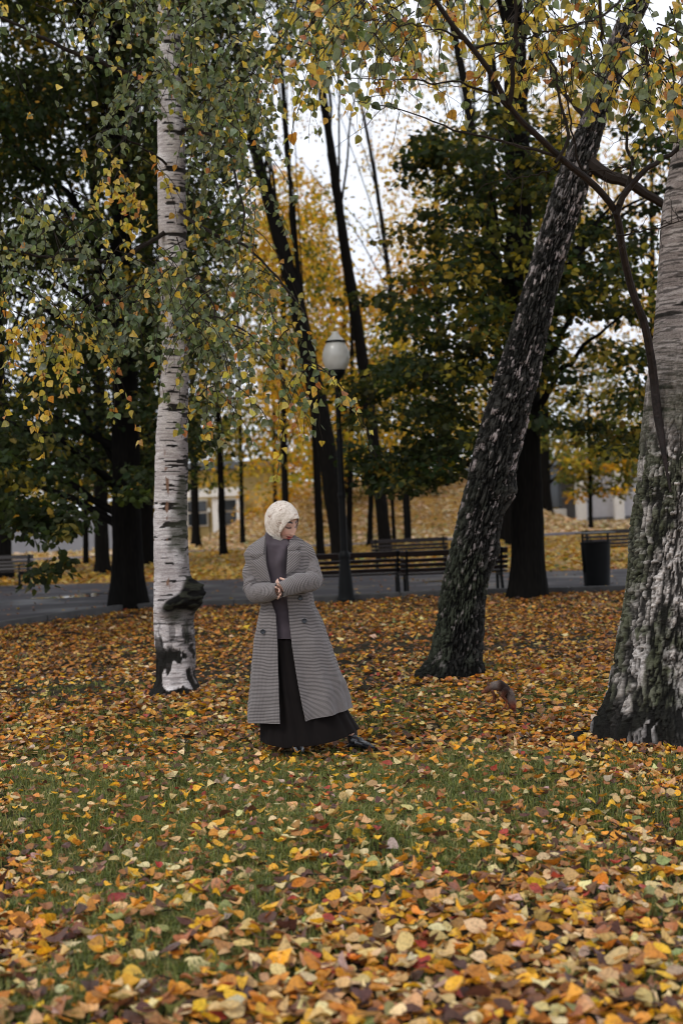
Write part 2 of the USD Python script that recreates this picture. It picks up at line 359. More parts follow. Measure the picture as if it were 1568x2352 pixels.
# white pavilion on the right (113 m): piers, panels between them, plinth, windows
D1 = 112.0
o1 = at(1322, 1150, D1)
pav = thing("white_pavilion", "low white building with pillars behind the right-hand bench", "building", (o1[0], D1, 0))
for k in range(4):
    x = k * 2.95
    bx(pav, "pillar", .75, .8, 4.2, x + .3, -.5, -.3, whitep)
    bx(pav, "wall_panel", 2.2, .3, 3.2, x + 1.78, 0, .35, stucco)
    bx(pav, "plinth", 2.2, .4, .62, x + 1.78, -.02, -.28, plinth)
    w = bx(pav, "window", 2.0, .2, 1.0, x + 1.78, -.02, 3.58, whitep); bx(w, "pane", 1.8, .1, .85, x + 1.78, -.12, 3.66, glassm)
bx(pav, "roof", 13.5, 9, .5, 5.6, 4, 4.65, roofm)
bx(pav, "back_wall", 11.5, .3, 4.5, 5.6, 7.9, 0, stucco)
wing = thing("glazed_wing", "dark glazed building wing above a low white wall, left of the white pillars", "building", (o1[0] - 4.2, D1 + 3.5, 0))
bx(wing, "low_wall", 7.6, .4, 1.35, 0, -1, -.25, whitep); bx(wing, "base", 7.7, .6, .5, 0, -1.1, -.25, plinth)
for k in range(5):
    bx(wing, "pane", 1.36, .1, 3.2, -2.9 + k * 1.45, .3, 1.2, glassm); bx(wing, "mullion", .1, .2, 3.2, -2.17 + k * 1.45, .28, 1.2, roofm)
bx(wing, "roof", 8, 5, .4, 0, 2.5, 4.4, roofm)
# yellow house with a white porch, seen between the left birch and the person
D2 = 98.0
o2 = at(500, 1180, D2)
hs = thing("yellow_house", "yellow house with white porch columns left of the leafy mound", "building", (o2[0], D2, 0))
bx(hs, "wall", 7.5, 4, 5.2, .6, 3, -.3, yellowst); bx(hs, "beam", 4.6, 1.0, .6, -.4, -.2, 3.0, whitep)
for x in (-2.4, -.05, 1.6):
    bx(hs, "column", .55, .55, 3.3, x, -.2, -.3, whitep)
for x in (-1.5, .8):
    w = bx(hs, "window", 1.5, .2, 1.9, x, .95, 1.0, whitep); bx(w, "pane", 1.3, .1, .8, x, .84, 1.1, glassm); bx(w, "pane", 1.3, .1, .7, x, .84, 2.05, glassm)
bx(hs, "roof", 8.4, 5.4, .5, .6, 2.6, 4.9, roofm)
# grey fence at the far left
D3 = 78.0
fencem = plain("grey_fence_panel", (.22, .225, .25), .7, var=.08, scale=1.5)
fn = thing("grey_fence", "pale grey panel fence behind the trees at the far left", "fence", (at(175, 1200, D3)[0], D3, 0))
for k in range(6):
    x = -11.6 + k * 2.8
    bx(fn, "panel", 2.72, .08, 2.5, x, 0, -.2 - .05 * k, fencem); bx(fn, "post", .14, .14, 2.6, x + 1.4, .05, -.2 - .05 * k, fencem)

# ---------------------------------------------------------------- street furniture
iron = plain("black_painted_iron", (.006, .0065, .007), .5, var=.2, bump=.05, specular_ior_level=.1)
benchwood = plain("dark_brown_bench_wood", (.013, .008, .007), .42, var=.35, scale=7, bump=.2, specular_ior_level=.3)
def lamp_post(name, label, loc, rotz=0, s=1.0, group=None):
    t = thing(name, label, "street lamp", loc, rotz, group or "street lamps of the park")
    L = lambda pr, n=28: lathe([(r * s, z * s) for r, z in pr], n)
    obj("base", L([(0, -.1), (.165, -.1), (.165, .06), (.155, .09), (.150, .10), (.145, .16), (.105, .62), (.092, .80), (.105, .83), (.105, .88), (.08, .92), (.07, .95), (0, .95)]), iron, t, smooth=35)
    obj("post", L([(0, .94), (.064, .94), (.062, 1.9), (.075, 1.93), (.075, 1.99), (.056, 2.03), (.058, 2.9), (.07, 2.93), (.07, 2.98), (.05, 3.02), (.043, 3.98), (0, 3.98)]), iron, t, smooth=35)
    obj("cup", L([(0, 3.96), (.045, 3.96), (.06, 4.05), (.12, 4.14), (.16, 4.18), (.165, 4.24), (0, 4.24)]), iron, t, smooth=35)
    obj("globe", L([(.15, 4.225), (.205, 4.28), (.232, 4.36), (.248, 4.46), (.242, 4.56), (.21, 4.66), (.165, 4.735)], 36), GLOBE, t, smooth=True)
    obj("ring", L([(.14, 4.735), (.185, 4.735), (.19, 4.752), (.185, 4.77), (.14, 4.77), (.14, 4.735)]), iron, t, smooth=35)
    obj("cap", L([(.165, 4.77), (.13, 4.82), (.085, 4.86), (.07, 4.89), (.06, 4.93), (0, 4.945)]), GLOBE, t, smooth=35)
    return t
GLOBE = M("frosted_lamp_globe", {"co": ("texture_coordinate", {}), "n": ("noise_texture", {"scale": 6.0, "detail": 5.0}), "r": ("rgb_ramp", {"ramp": [(.3, (.62, .60, .54)), (.65, (.80, .79, .74))]}),
    "p": ("principled_bsdf", {"roughness": .28, "coat_weight": .4}), "t": ("translucent_bsdf", {"color": (.6, .58, .5)}), "x": ("mix_closure", {"fac": .35})},
    [("co.object", "n.vector"), ("n.fac", "r.fac"), ("r.color", "p.base_color"), ("p.BSDF", "x.closure1"), ("t.BSDF", "x.closure2")], surface="x.closure")
lx, ly = on_ground(795, 1381)
lamp_post("street_lamp", "tall black street lamp with frosted egg-shaped globe behind the person", (lx, ly, gz(lx, ly)), s=.985)
fx, fy = at(481, 1190, 88.0)[:2]
lamp_post("street_lamp", "distant street lamp with small globe in front of the yellow house", (fx, fy, 0), s=.45)

def bench(label, loc, rotz, group=None, length=2.0):
    """Faces -y: the back is at +y."""
    t = thing("park_bench", label, "bench", loc, rotz, group)
    for k, (y, z, a) in enumerate(((.20, .42, 22), (.232, .515, 21), (.262, .605, 19), (.29, .695, 17), (.325, .80, 15))):
        if k == 0: continue
        m = box(length, .028, .068 if k < 4 else .105, 0, 0, -.03, .006)
        m.apply_transform(trimesh.transformations.rotation_matrix(math.radians(-a), [1, 0, 0])); m.apply_translation((0, y, z - .03))
        obj("back_slat", m, benchwood, t)
    for k in range(5):
        m = box(length, .078, .03, 0, -.28 + k * .1, .405 + (.012 if k == 0 else 0) - .004 * k, .006)
        obj("seat_slat", m, benchwood, t)
    for x in (-length / 2 + .12, length / 2 - .12):
        out = np.array([(-.30, 0), (-.23, 0), (-.235, .30), (-.20, .37), (.14, .345), (.20, .24), (.30, 0), (.38, 0), (.27, .30), (.235, .42), (.36, .86), (.30, .875), (.17, .43), (.10, .40), (-.24, .425), (-.31, .36)])
        import shapely.geometry as sg
        pl = trimesh.creation.extrude_polygon(sg.Polygon(out).buffer(.012).buffer(-.004), .045, engine="earcut")
        pl.apply_transform(np.array([[0, 0, 1, x - .0225], [1, 0, 0, 0], [0, 1, 0, -.02], [0, 0, 0, 1.0]]))
        obj("side_frame", pl, iron, t)
        arm = box(.05, .34, .03, x, -.13, .60, .008); obj("armrest", arm, iron, t)
        obj("armrest_post", box(.035, .035, .22, x, -.27, .39, .006), iron, t)
    return t
BG = "dark slatted park benches along the path"
def put_bench(px, py, rot, label, d=None, dz=0):
    x, y = on_ground(px, py) if d is None else at(px, py, d)[:2]
    return bench(label, (float(x), float(y), float(gz(x, y)) + .0 + dz), rot, BG)
put_bench(808, 1368, 180 + 2, "park bench seen from behind, directly behind the street lamp and the person's elbow")
put_bench(1041, 1362, 180 + 3, "park bench seen from behind, partly hidden by the leaning birch trunk", )
put_bench(945, 1312, 2, "park bench facing across the path, just above the nearer benches' backs")
put_bench(1432, 1291, 1, "park bench facing the path, beside the black litter bin")
put_bench(-14, 1350, -14, "dark park bench at the left edge, half hidden under linden leaves")

bxx, byy = on_ground(1371, 1347)
bin_ = thing("litter_bin", "black metal litter bin with flat lid on two posts, beside the path", "litter bin", (bxx, byy, .0), 20)
obj("body", lathe([(0, .0), (.235, .0), (.24, .02), (.278, .79), (.288, .81), (.288, .835), (.268, .835), (.23, .1), (0, .1)], 36), iron, bin_, smooth=35)
for s in (-1, 1):
    obj("lid_post", box(.035, .02, .72, s * .272, 0, .28, .004), iron, bin_)
obj("lid", box(.62, .46, .025, 0, 0, .998, .01), plain("worn_grey_lid", (.10, .105, .10), .5), bin_)
# ---------------------------------------------------------------- near birches: trunks
def fbm3(g, sc, octv=4, seed=0): return meshkit.fbm(np.asarray(g) * np.asarray(sc, float), octv, seed)
BARK = M("birch_bark", {"a": ("attribute", {"attribute": "tint"}), "gr": ("attribute", {"attribute": "grain"}), "mp": ("mapping", {"scale": (14, 14, 150)}), "n": ("noise_texture", {"scale": 1.0, "detail": 5.0, "roughness": .65}),
    "mp2": ("mapping", {"scale": (40, 40, 40)}), "n2": ("noise_texture", {"scale": 2.0, "detail": 5.0, "roughness": .7}),
    "r": ("rgb_ramp", {"ramp": [(.30, (.62, .60, .59)), (.47, (.97, .97, .97)), (.72, (1.12, 1.12, 1.12))]}), "m": ("mix", {"mix_type": "multiply", "fac": .85}),
    "r2": ("rgb_ramp", {"ramp": [(.35, (.7, .7, .7)), (.6, (1.08, 1.08, 1.08))]}), "m2": ("mix", {"mix_type": "multiply", "fac": .9}),
    "b": ("bump", {"strength": .5, "distance": .012}), "b2": ("bump", {"strength": .6, "distance": .012}), "p": ("principled_bsdf", {"roughness": .8, "specular_ior_level": .07})},
    [("gr.vector", "mp.vector"), ("mp.vector", "n.vector"), ("gr.vector", "mp2.vector"), ("mp2.vector", "n2.vector"), ("n.fac", "r.fac"), ("a.color", "m.color1"), ("r.color", "m.color2"), ("m.color", "m2.color1"), ("n2.fac", "r2.fac"), ("r2.color", "m2.color2"),
     ("m2.color", "p.base_color"), ("n.fac", "b.height"), ("n2.fac", "b2.height"), ("b.normal", "b2.normal"), ("b2.normal", "p.normal")])

def ridged(g, sc, octv=3, seed=0): return 1 - np.abs(2 * fbm3(g, sc, octv, seed) - 1)
def mixc(a, b, t): return a * (1 - t[..., None]) + np.asarray(b) * t[..., None]

def trunk_mesh(px, d, rows, sides, warp=.45, seen=.6):
    """Centre line and radius from (px, py, width px) rows listed bottom to top, at distance d."""
    px = np.array(px, float)
    c = at(px[:, 0], px[:, 1], d); r = px[:, 2] / 2 / FPX * d
    k = np.concatenate([np.linspace(0, seen, int(rows * .9))[:-1], np.linspace(seen, 1, rows - int(rows * .9) + 1)])     # most rows where the trunk is seen
    sp = spline(np.column_stack([c, r]), k)
    v, q, g, nrm = tube(sp[:, :3], sp[:, 3], sides, warp=warp)
    return sp, v, q, g, nrm

from scipy.spatial import cKDTree
def plates(ang, rad, h, wide, tall, seed, warp=.25):
    """Bark plates: (distance to the nearest crack, 0 in it and about 1 in a plate's middle; a random number and a second one per plate)."""
    rg = np.random.default_rng(seed); n = max(6, int(round(2 * np.pi * rad / wide))); m = int(np.ceil(h.max() / tall)) + 3
    cu, cv = np.meshgrid(np.arange(n), np.arange(-1, m), indexing="ij")
    pu, pv = ((cu + rg.uniform(-.42, .42, cu.shape)) % n).ravel(), (cv + .5 * (cu % 2) + rg.uniform(-.42, .42, cu.shape)).ravel()
    u = (ang / (2 * np.pi) * n) % n; v = h / tall
    q = np.stack([u * 1.9, v * 1.7, v * 0], -1)
    u = u + warp * 3 * (meshkit.fbm(q, 3, seed) - .5); v = v + warp * 3 * (meshkit.fbm(q + 9.1, 3, seed + 1) - .5)
    P = np.concatenate([np.stack([pu + k * n, pv], -1) for k in (-1, 0, 1)]); ids = np.tile(np.arange(len(pu)), 3)
    d, i = cKDTree(P).query(np.stack([u, v], -1), 2)
    r1, r2 = rg.random(len(pu)), rg.random(len(pu))
    return (d[:, 1] - d[:, 0]), r1[ids[i[:, 0]]], r2[ids[i[:, 0]]]

# --- left silver birch with the burl (13.1 m)
DL = 13.1
LEFT_PX = [(409, 1650, 134), (409, 1612, 116), (408, 1588, 104), (404, 1540, 92), (403, 1500, 90), (401, 1450, 92), (398, 1390, 90), (394, 1300, 82), (391, 1200, 78), (393, 1100, 76), (394, 1000, 73), (400, 900, 66), (403, 800, 61), (399, 650, 63), (395, 500, 66), (393, 300, 61), (389, 150, 53), (388, 0, 47), (390, -250, 38), (398, -600, 26), (405, -900, 10)]
sp, v, q, g, nr = trunk_mesh(LEFT_PX, DL, 840, 92, seen=.66)
g[:, 2] -= .15; h = g[:, 2]; side = g[:, 1] / np.maximum(np.hypot(g[:, 0], g[:, 1]), 1e-6); front = g[:, 0] / np.maximum(np.hypot(g[:, 0], g[:, 1]), 1e-6)
ang = np.arctan2(g[:, 1], g[:, 0])
furrow = fbm3(g, (16, 16, 4.5), 4, 11)
low = sstep(1.15, .25, h)
dash = fbm3(g, (6, 6, 42), 3, 12); dash2 = fbm3(g, (3.2, 3.2, 17), 3, 13)
rough = fbm3(g, (9, 9, 9), 4, 14)
flare = sstep(.28, 0, h) * (.25 + .55 * np.maximum(0, np.cos(ang * 5 + .8)) ** 2)
disp = -.022 * low * sstep(.5, .36, furrow) + .01 * (rough - .5) * (1 + 1.5 * low) - .006 * sstep(.62, .70, dash2) * (1 - low) + .02 * (fbm3(g, (3, 3, 1.6), 2, 15) - .5)
tang = lambda c: np.abs((ang - c + np.pi) % (2 * np.pi) - np.pi)
lumps = fbm3(g * [1, 1, 1] + nr * .0, (11, 11, 13), 3, 23); lumps2 = fbm3(g, (26, 26, 28), 2, 24)
bm = np.exp(-(tang(1.25) / .62) ** 2 - (np.maximum(np.abs(h - .99) - .05, 0) / .085) ** 2)                           # the burl, a rough swelling on the right
bm2 = np.exp(-(tang(.15) / .75) ** 2 - (np.maximum(np.abs(h - .90 - .03 * np.sin(ang * 3)) - .02, 0) / .055) ** 2)       # its dark lip running across the front
burl = np.clip(bm + .42 * bm2, 0, 1.1)
v = v + nr * (disp + flare * .12 + burl * (.135 + .14 * (lumps - .5) + .05 * (lumps2 - .5)))[:, None]
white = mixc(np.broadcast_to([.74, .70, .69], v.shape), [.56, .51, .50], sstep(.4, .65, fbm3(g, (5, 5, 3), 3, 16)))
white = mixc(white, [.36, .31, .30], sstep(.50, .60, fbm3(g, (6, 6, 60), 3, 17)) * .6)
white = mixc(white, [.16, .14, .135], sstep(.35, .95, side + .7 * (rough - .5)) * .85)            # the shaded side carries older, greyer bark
col = mixc(white, [.022, .020, .019], sstep(.625, .65, dash + .05 * side) * (1 - low * .6))
col = mixc(col, [.030, .027, .024], sstep(.66, .685, dash2 + .09 * side) * (1 - low * .5))
wound = sstep(.022, .008, np.abs(g[:, 1] + .02 + .05 * (fbm3(g * [0, 0, 1], (1, 1, 2.2), 2, 18) - .5))) * (front > 0) * sstep(.55, .62, fbm3(g, (14, 14, 10), 3, 19)) * sstep(.7, 1.0, h) * sstep(2.6, 2.0, h)
col = mixc(col, [.26, .15, .10], wound)
moss = sstep(.50, .62, fbm3(g, (4, 4, 2.5), 3, 20) + .22 * side * front - .10 + .12 * sstep(.6, 1.1, h) * sstep(2.2, 1.2, h))
col = mixc(col, [.055, .06, .038], moss * sstep(3.2, 1.6, h) * .8)
black = sstep(.455, .425, furrow + .10 * (1 - low)) * low
col = mixc(col, [.020, .018, .016], black)
basep = sstep(.555, .58, fbm3(g, (7, 7, 4.5), 4, 21) + .28 * sstep(.25, 0, h) + .12 * sstep(.1, .9, np.abs(side)) - .06)
col = mixc(col, [.018, .017, .015], basep * sstep(.85, .45, h))
zone = sstep(.66, .76, h) * sstep(1.05, .92, h) * sstep(-.6, -.1, side + 1.2 * (rough - .5))
col = mixc(col, [.025, .026, .020], zone * .6)
col = mixc(col, mixc(np.broadcast_to([.007, .0065, .006], v.shape), [.030, .031, .022], sstep(.5, .64, lumps2)), sstep(.16, .34, burl + .25 * (lumps - .5)))
lb = thing("birch_tree", "white-barked birch with a black burl on its trunk, left of the person", "tree", at(409, 1590, DL), group="birches standing among the fallen leaves")
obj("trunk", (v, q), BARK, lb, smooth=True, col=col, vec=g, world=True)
# --- leaning black birch (13.5 m)
DM = 13.5
MID_PX = [(1031, 1615, 162), (1036, 1580, 150), (1042, 1550, 136), (1047, 1500, 121), (1059, 1400, 110), (1076, 1300, 102), (1100, 1200, 102), (1127, 1100, 106), (1151, 1000, 106), (1178, 900, 102), (1206, 800, 94), (1231, 700, 85), (1258, 600, 80), (1288, 500, 78), (1320, 400, 72), (1354, 300, 65), (1390, 200, 58), (1423, 100, 53), (1465, 0, 47), (1545, -200, 40), (1640, -500, 26), (1720, -800, 10)]
sp, v, q, g, nr = trunk_mesh(MID_PX, DM, 760, 130, seen=.68)
g[:, 2] -= .145; h = g[:, 2]; ang = np.arctan2(g[:, 1], g[:, 0]); side = np.sin(ang); front = np.cos(ang)
warp = (fbm3(g, (8, 8, 5), 3, 30) - .5) * .08
gw = g + np.stack([warp, warp * .7, warp * 1.4], -1)
e1, p1, p2 = plates(ang, .20, h, .036, .22, 31, .55)
crack = np.maximum(sstep(.30, .10, e1), .6 * sstep(.86, .96, ridged(gw, (34, 34, 9), 2, 32)))
lump = fbm3(g, (2.4, 2.4, 1.8), 3, 33)
flare = sstep(.35, 0, h) * (.3 + .6 * np.maximum(0, np.cos(ang * 4 + 1.3)) ** 2)
knob = np.exp(-(((h - 1.35) / .16) ** 2)) * sstep(.5, 1, side) * .05 + np.exp(-(((h - 1.95) / .12) ** 2)) * sstep(.6, 1, side) * .05
v = v + nr * (-.026 * crack + .006 * (p1 - .5) + .020 * (fbm3(gw, (30, 30, 11), 3, 37) - .5) + .045 * (lump - .5) + flare * .10 + knob)[:, None]
top = mixc(np.broadcast_to([.016, .0155, .014], v.shape), [.062, .060, .054], np.clip(.5 * p1 + .6 * sstep(.42, .64, fbm3(gw, (22, 22, 10), 3, 38)), 0, 1))
top = mixc(top, [.055, .064, .042], sstep(.48, .60, fbm3(g, (4, 4, 2), 3, 34) - .12 * side) * sstep(2.4, .9, h) * .8)
col = mixc(top, [.006, .006, .0055], np.clip(crack * 1.1, 0, 1))
fl = fbm3(gw, (30, 30, 10), 2, 35)
flm = sstep(.60, .66, fl + .10 * (p2 - .6) - .08 * sstep(1.4, .5, h)) * (crack < .5)
col = mixc(col, [.36, .31, .30], flm * (.5 + .5 * sstep(1.0, 2.2, h)))
col = mixc(col, [.20, .18, .175], sstep(.50, .60, fbm3(g, (26, 26, 9), 3, 36) + .06 * (p1 - .5)) * sstep(3.6, 5.0, h) * sstep(.5, -.5, side) * (crack < .5))
col = mixc(col, [.008, .008, .007], sstep(.42, .05, h) * .85)
mt = thing("birch_tree", "dark rough-barked birch leaning to the right, on the person's right", "tree", at(1042, 1552, DM), group="birches standing among the fallen leaves")
obj("trunk", (v, q), BARK, mt, smooth=True, col=col, vec=g, world=True)
def limb(parent, pts, r0, r1, name="branch", n=40, sides=8, mat=TWIGM, jit=.02, seed=0, vec=False, root=0.0):
    """A branch through world points with slight irregularity."""
    p = spline(np.asarray(pts, float), n)
    k = np.linspace(0, 1, n)
    off = np.stack([meshkit.fbm(np.stack([k * 9 + seed * 7.3, k * 0 + c, k * 0], -1), 3, seed + c) - .5 for c in range(3)], -1) * jit * 2 * np.sin(np.pi * np.clip(k * 1.2, 0, 1))[:, None]
    v, q, g, _ = tube(p + off, (r0 + (r1 - r0) * k ** .8) * (1 if not root else .25 + .75 * sstep(0, root, k)), sides)
    return obj(name, (v, q), mat, parent, world=True, smooth=True if vec else 30, vec=g if vec else None)
limb(mt, at([1352, 1395, 1440, 1478, 1530, 1620], [372, 402, 418, 442, 470, 490], DM - np.array([.05, .1, .1, .0, -.1, -.3])), .075, .025, seed=1)
limb(mt, at([1360, 1320, 1275, 1250], [300, 240, 190, 80], DM), .03, .01, seed=2)

# --- big old birch at the right edge (9.7 m)
DR = 9.7
RIGHT_L = [(1775, 1378, 172), (1715, 1372, 178), (1690, 1386, 165), (1650, 1396, 146), (1600, 1402, 136), (1500, 1414, 128), (1400, 1429, 121), (1300, 1443, 116), (1200, 1455, 112), (1100, 1467, 108), (1000, 1475, 104), (900, 1484, 100), (800, 1496, 96), (700, 1505, 92), (600, 1514, 88), (500, 1523, 85), (400, 1537, 82), (300, 1549, 79), (200, 1561, 76), (0, 1590, 70), (-250, 1640, 62), (-600, 1700, 45), (-1000, 1760, 15)]
sp, v, q, g, nr = trunk_mesh([(lx_ + r_, y_, 2 * r_) for y_, lx_, r_ in RIGHT_L], DR, 780, 170, seen=.60)
g[:, 2] -= .178; h = g[:, 2]; ang = np.arctan2(g[:, 1], g[:, 0]); side = np.sin(ang); front = np.cos(ang)      # h: metres above the foot
warp = (fbm3(g, (6, 6, 4), 3, 40) - .5) * .10
gw = g + np.stack([warp, -warp, warp * .8], -1)
furr = sstep(3.0, 1.5, h + .5 * (fbm3(g, (3, 3, 1), 2, 60) - .5))            # deeply furrowed lower bark
low = sstep(.95, .25, h)
e1, p1, p2 = plates(ang, .33, h, .075, .36, 41, .45); e2, p3, p4 = plates(ang, .33, h, .034, .13, 42, .45)
crack = np.clip(np.maximum(sstep(.22, .07, e1), np.maximum(.75 * sstep(.22, .06, e2) * (p1 > .25), .5 * sstep(.86, .97, ridged(gw, (40, 40, 12), 2, 43)))), 0, 1) * furr
roots = .35 + .65 * np.maximum(0, np.cos(ang * 4 + .25)) ** 1.5
flare = sstep(.55, 0, h) ** 1.6 * sstep(-.14, -.01, h) * (.10 + .9 * roots * (1 + .25 * sstep(-.5, -1, side)))
peel = sstep(.565, .59, fbm3(gw, (5.0, 5.0, 15), 3, 46)) * sstep(.7, 1.2, h) * sstep(2.3, 1.9, h) * sstep(-1.1, -.5, side) * (crack < .5)
groove = np.exp(-(((g[:, 1] - .150 - .05 * (h - 1.3) - .03 * (fbm3(g, (0, 0, 6), 2, 61) - .5)) / .024) ** 2)) * (front > 0) * sstep(.3, .7, h) * sstep(2.6, 2.0, h)
fine = fbm3(gw, (30, 30, 12), 3, 44)
v = v + nr * (-.026 * crack + furr * (.014 * (p1 - .5) + .008 * (p3 - .5)) + .014 * furr * (fine - .5) + .05 * (fbm3(g, (2.2, 2.2, 1.1), 3, 62) - .5) + .005 * (fbm3(g, (8, 8, 60), 2, 45) - .5) + flare * .16 + .009 * peel - .04 * groove + .02 * low * (fbm3(gw, (14, 14, 3), 3, 63) - .5))[:, None]
up = mixc(np.broadcast_to([.28, .24, .222], v.shape), [.44, .392, .37], sstep(.42, .62, fbm3(g, (6, 6, 24), 4, 47)))
up = mixc(up, [.07, .060, .055], sstep(.52, .60, fbm3(g, (9, 9, 75), 3, 48)) * .8)
up = mixc(up, [.022, .020, .018], sstep(.64, .68, fbm3(g, (2.4, 2.4, 14), 3, 49) + .10 * np.exp(-(((h - 2.86) / .03) ** 2)) + .06 * np.exp(-(((h - 3.5) / .04) ** 2))))
tn = fbm3(gw, (6.5, 6.5, 3.2), 4, 50)
plate = mixc(np.broadcast_to([.12, .108, .095], v.shape), [.27, .245, .225], sstep(.42, .58, fine))
plate = plate * (.65 + .7 * p3)[:, None]
plate = mixc(plate, [.60, .545, .505], sstep(.50, .56, tn + .05 * low + .05 * side + .10 * (p4 - .5)) * .92)
plate = mixc(plate, [.085, .095, .052], sstep(.47, .58, fbm3(g, (4.5, 4.5, 2.4), 4, 51) - .15 * side - .01) * (.8 - .6 * sstep(.52, .57, tn)))
col = mixc(up, plate, np.clip(furr * 1.3, 0, 1))
col = mixc(col, [.46, .43, .41], sstep(.145, .18, g[:, 1] + .03 * (fbm3(g, (9, 9, 5), 3, 53) - .5)) * (front > 0) * sstep(1.1, .9, h) * sstep(.08, .25, h) * (1 - .7 * sstep(.56, .62, fbm3(g, (8, 8, 24), 3, 54))))
col = mixc(col, [.66, .61, .57], peel * .95)
col = mixc(col, [.010, .0095, .009], np.clip(crack * 1.15, 0, 1) * .95)
blackb = sstep(.50, .56, fbm3(gw, (9, 9, 2.8), 4, 56) + .26 * sstep(.45, .08, h) - .02)
col = mixc(col, [.012, .0115, .0105], low * blackb * .95)
wtri = sstep(.56, .60, fbm3(gw, (7, 7, 3.0), 4, 52) + .03) * sstep(.85, .5, h) * sstep(.10, .25, h) * (crack < .6) * sstep(.2, -.6, side)
col = mixc(col, [.48, .45, .43], wtri * .85)
col = mixc(col, [.33, .125, .065], np.clip(groove * 1.5, 0, 1) * sstep(1.15, 1.3, h) * sstep(2.05, 1.75, h) * sstep(.42, .52, fbm3(g, (18, 18, 9), 3, 55)))
col = mixc(col, [.010, .0095, .009], sstep(.55, .9, groove) * sstep(.5, .42, fbm3(g, (18, 18, 9), 3, 55)))
rb = thing("birch_tree", "thick old birch with mossy furrowed bark at the right edge", "tree", at(1560, 1690, DR), group="birches standing among the fallen leaves")
obj("trunk", (v, q), BARK, rb, smooth=True, col=col, vec=g, world=True)
REDTWIG = plain("reddish_dark_branch_bark", (.013, .008, .007), .7, var=.75, scale=22, bump=.6, specular_ior_level=.3)
L_ = np.array
limb(rb, at([1540, 1524, 1512, 1503, 1491, 1478, 1460, 1442, 1428, 1415, 1395, 1350, 1290, 1235, 1190, 1160, 1128, 1085, 1040, 1000, 960, 930], [1130, 1040, 960, 890, 815, 740, 690, 620, 560, 492, 458, 410, 362, 310, 268, 228, 170, 110, 58, 0, -60, -140],
      L_([9.42, 9.45, 9.485, 9.485, 9.42, 9.32, 9.22, 9.1, 8.97, 8.84, 8.75, 8.6, 8.45, 8.3, 8.2, 8.1, 8.0, 7.9, 7.8, 7.7, 7.6, 7.5])), .034, .012, n=120, sides=10, mat=REDTWIG, jit=.018, seed=3, root=.14)
limb(rb, at([1415, 1424, 1445, 1470, 1510, 1568, 1640], [492, 465, 430, 402, 372, 332, 300], L_([8.8, 8.78, 8.75, 8.72, 8.7, 8.7, 8.7])), .022, .010, mat=REDTWIG, seed=4)
# thinner limbs growing off the forked branch
SUBS = [([1290, 1225, 1140, 1050, 960, 870, 815], [362, 340, 318, 300, 262, 240, 232], 8.45, .011, .002), ([1190, 1120, 1040, 950, 850, 790], [268, 212, 190, 186, 180, 178], 8.2, .010, .002),
        ([1275, 1305, 1288, 1265, 1240, 1205, 1195], [372, 300, 220, 150, 90, 20, -60], 8.4, .012, .003), ([1170, 1180, 1184, 1182, 1178], [240, 160, 80, 0, -80], 8.1, .016, .010),
        ([1420, 1450, 1440, 1470, 1490, 1480], [470, 360, 300, 240, 170, 60], 8.75, .013, .004), ([1445, 1452, 1420, 1395, 1340, 1310], [428, 380, 388, 395, 390, 370], 8.75, .008, .002),
        ([1290, 1260, 1200, 1140, 1110], [365, 395, 402, 415, 425], 8.45, .006, .0015), ([1340, 1310, 1295, 1270], [400, 300, 180, 60], 8.6, .008, .003),
        ([1085, 1150, 1230, 1290, 1340], [110, 96, 78, 62, 50], 7.9, .009, .003), ([1415, 1470, 1530, 1590], [540, 530, 515, 500], 8.85, .007, .003),
        ([1480, 1505, 1530, 1560], [240, 250, 300, 330], 8.75, .006, .002), ([1060, 980, 900, 830], [88, 62, 50, 44], 7.85, .007, .002), ([1390, 1380, 1400, 1440, 1500], [-80, 60, 130, 190, 240], 7.8, .012, .004), ([1480, 1400, 1330, 1240], [-60, 20, 60, 70], 7.2, .010, .003)]
for k, (X, Y, d, a, b) in enumerate(SUBS):
    limb(rb, at(X, Y, d + np.linspace(0, -.25, len(X)) * (1 if k % 2 else -1)), a, b, mat=TWIGM, seed=10 + k, n=36, sides=6, jit=.03)
# bare hair-thin twigs
P_, r_ = [], []
for k in range(150):
    X, Y, d, a, b = SUBS[R.integers(len(SUBS))]
    t = R.uniform(.15, 1); x0, y0 = np.interp(t, np.linspace(0, 1, len(X)), X), np.interp(t, np.linspace(0, 1, len(X)), Y)
    s = at(x0, y0, d); dr = unit(np.array([R.normal(-.35, .8), R.normal(0, .5), R.normal(-.1, .7)])); L = R.uniform(.12, .45)
    tt = np.linspace(0, 1, 9)[:, None]
    P_.append(s + dr * L * tt + np.array([0, 0, -.18 * L]) * tt ** 2 + np.cumsum(R.normal(0, .006, (9, 3)), 0)); r_.append(np.linspace(.0028, .0009, 9))
tv, tq = tubes((np.array(P_), np.array(r_)), 4)
obj("bare_twigs", (tv, tq), TWIGM, rb, world=True, kind="stuff")

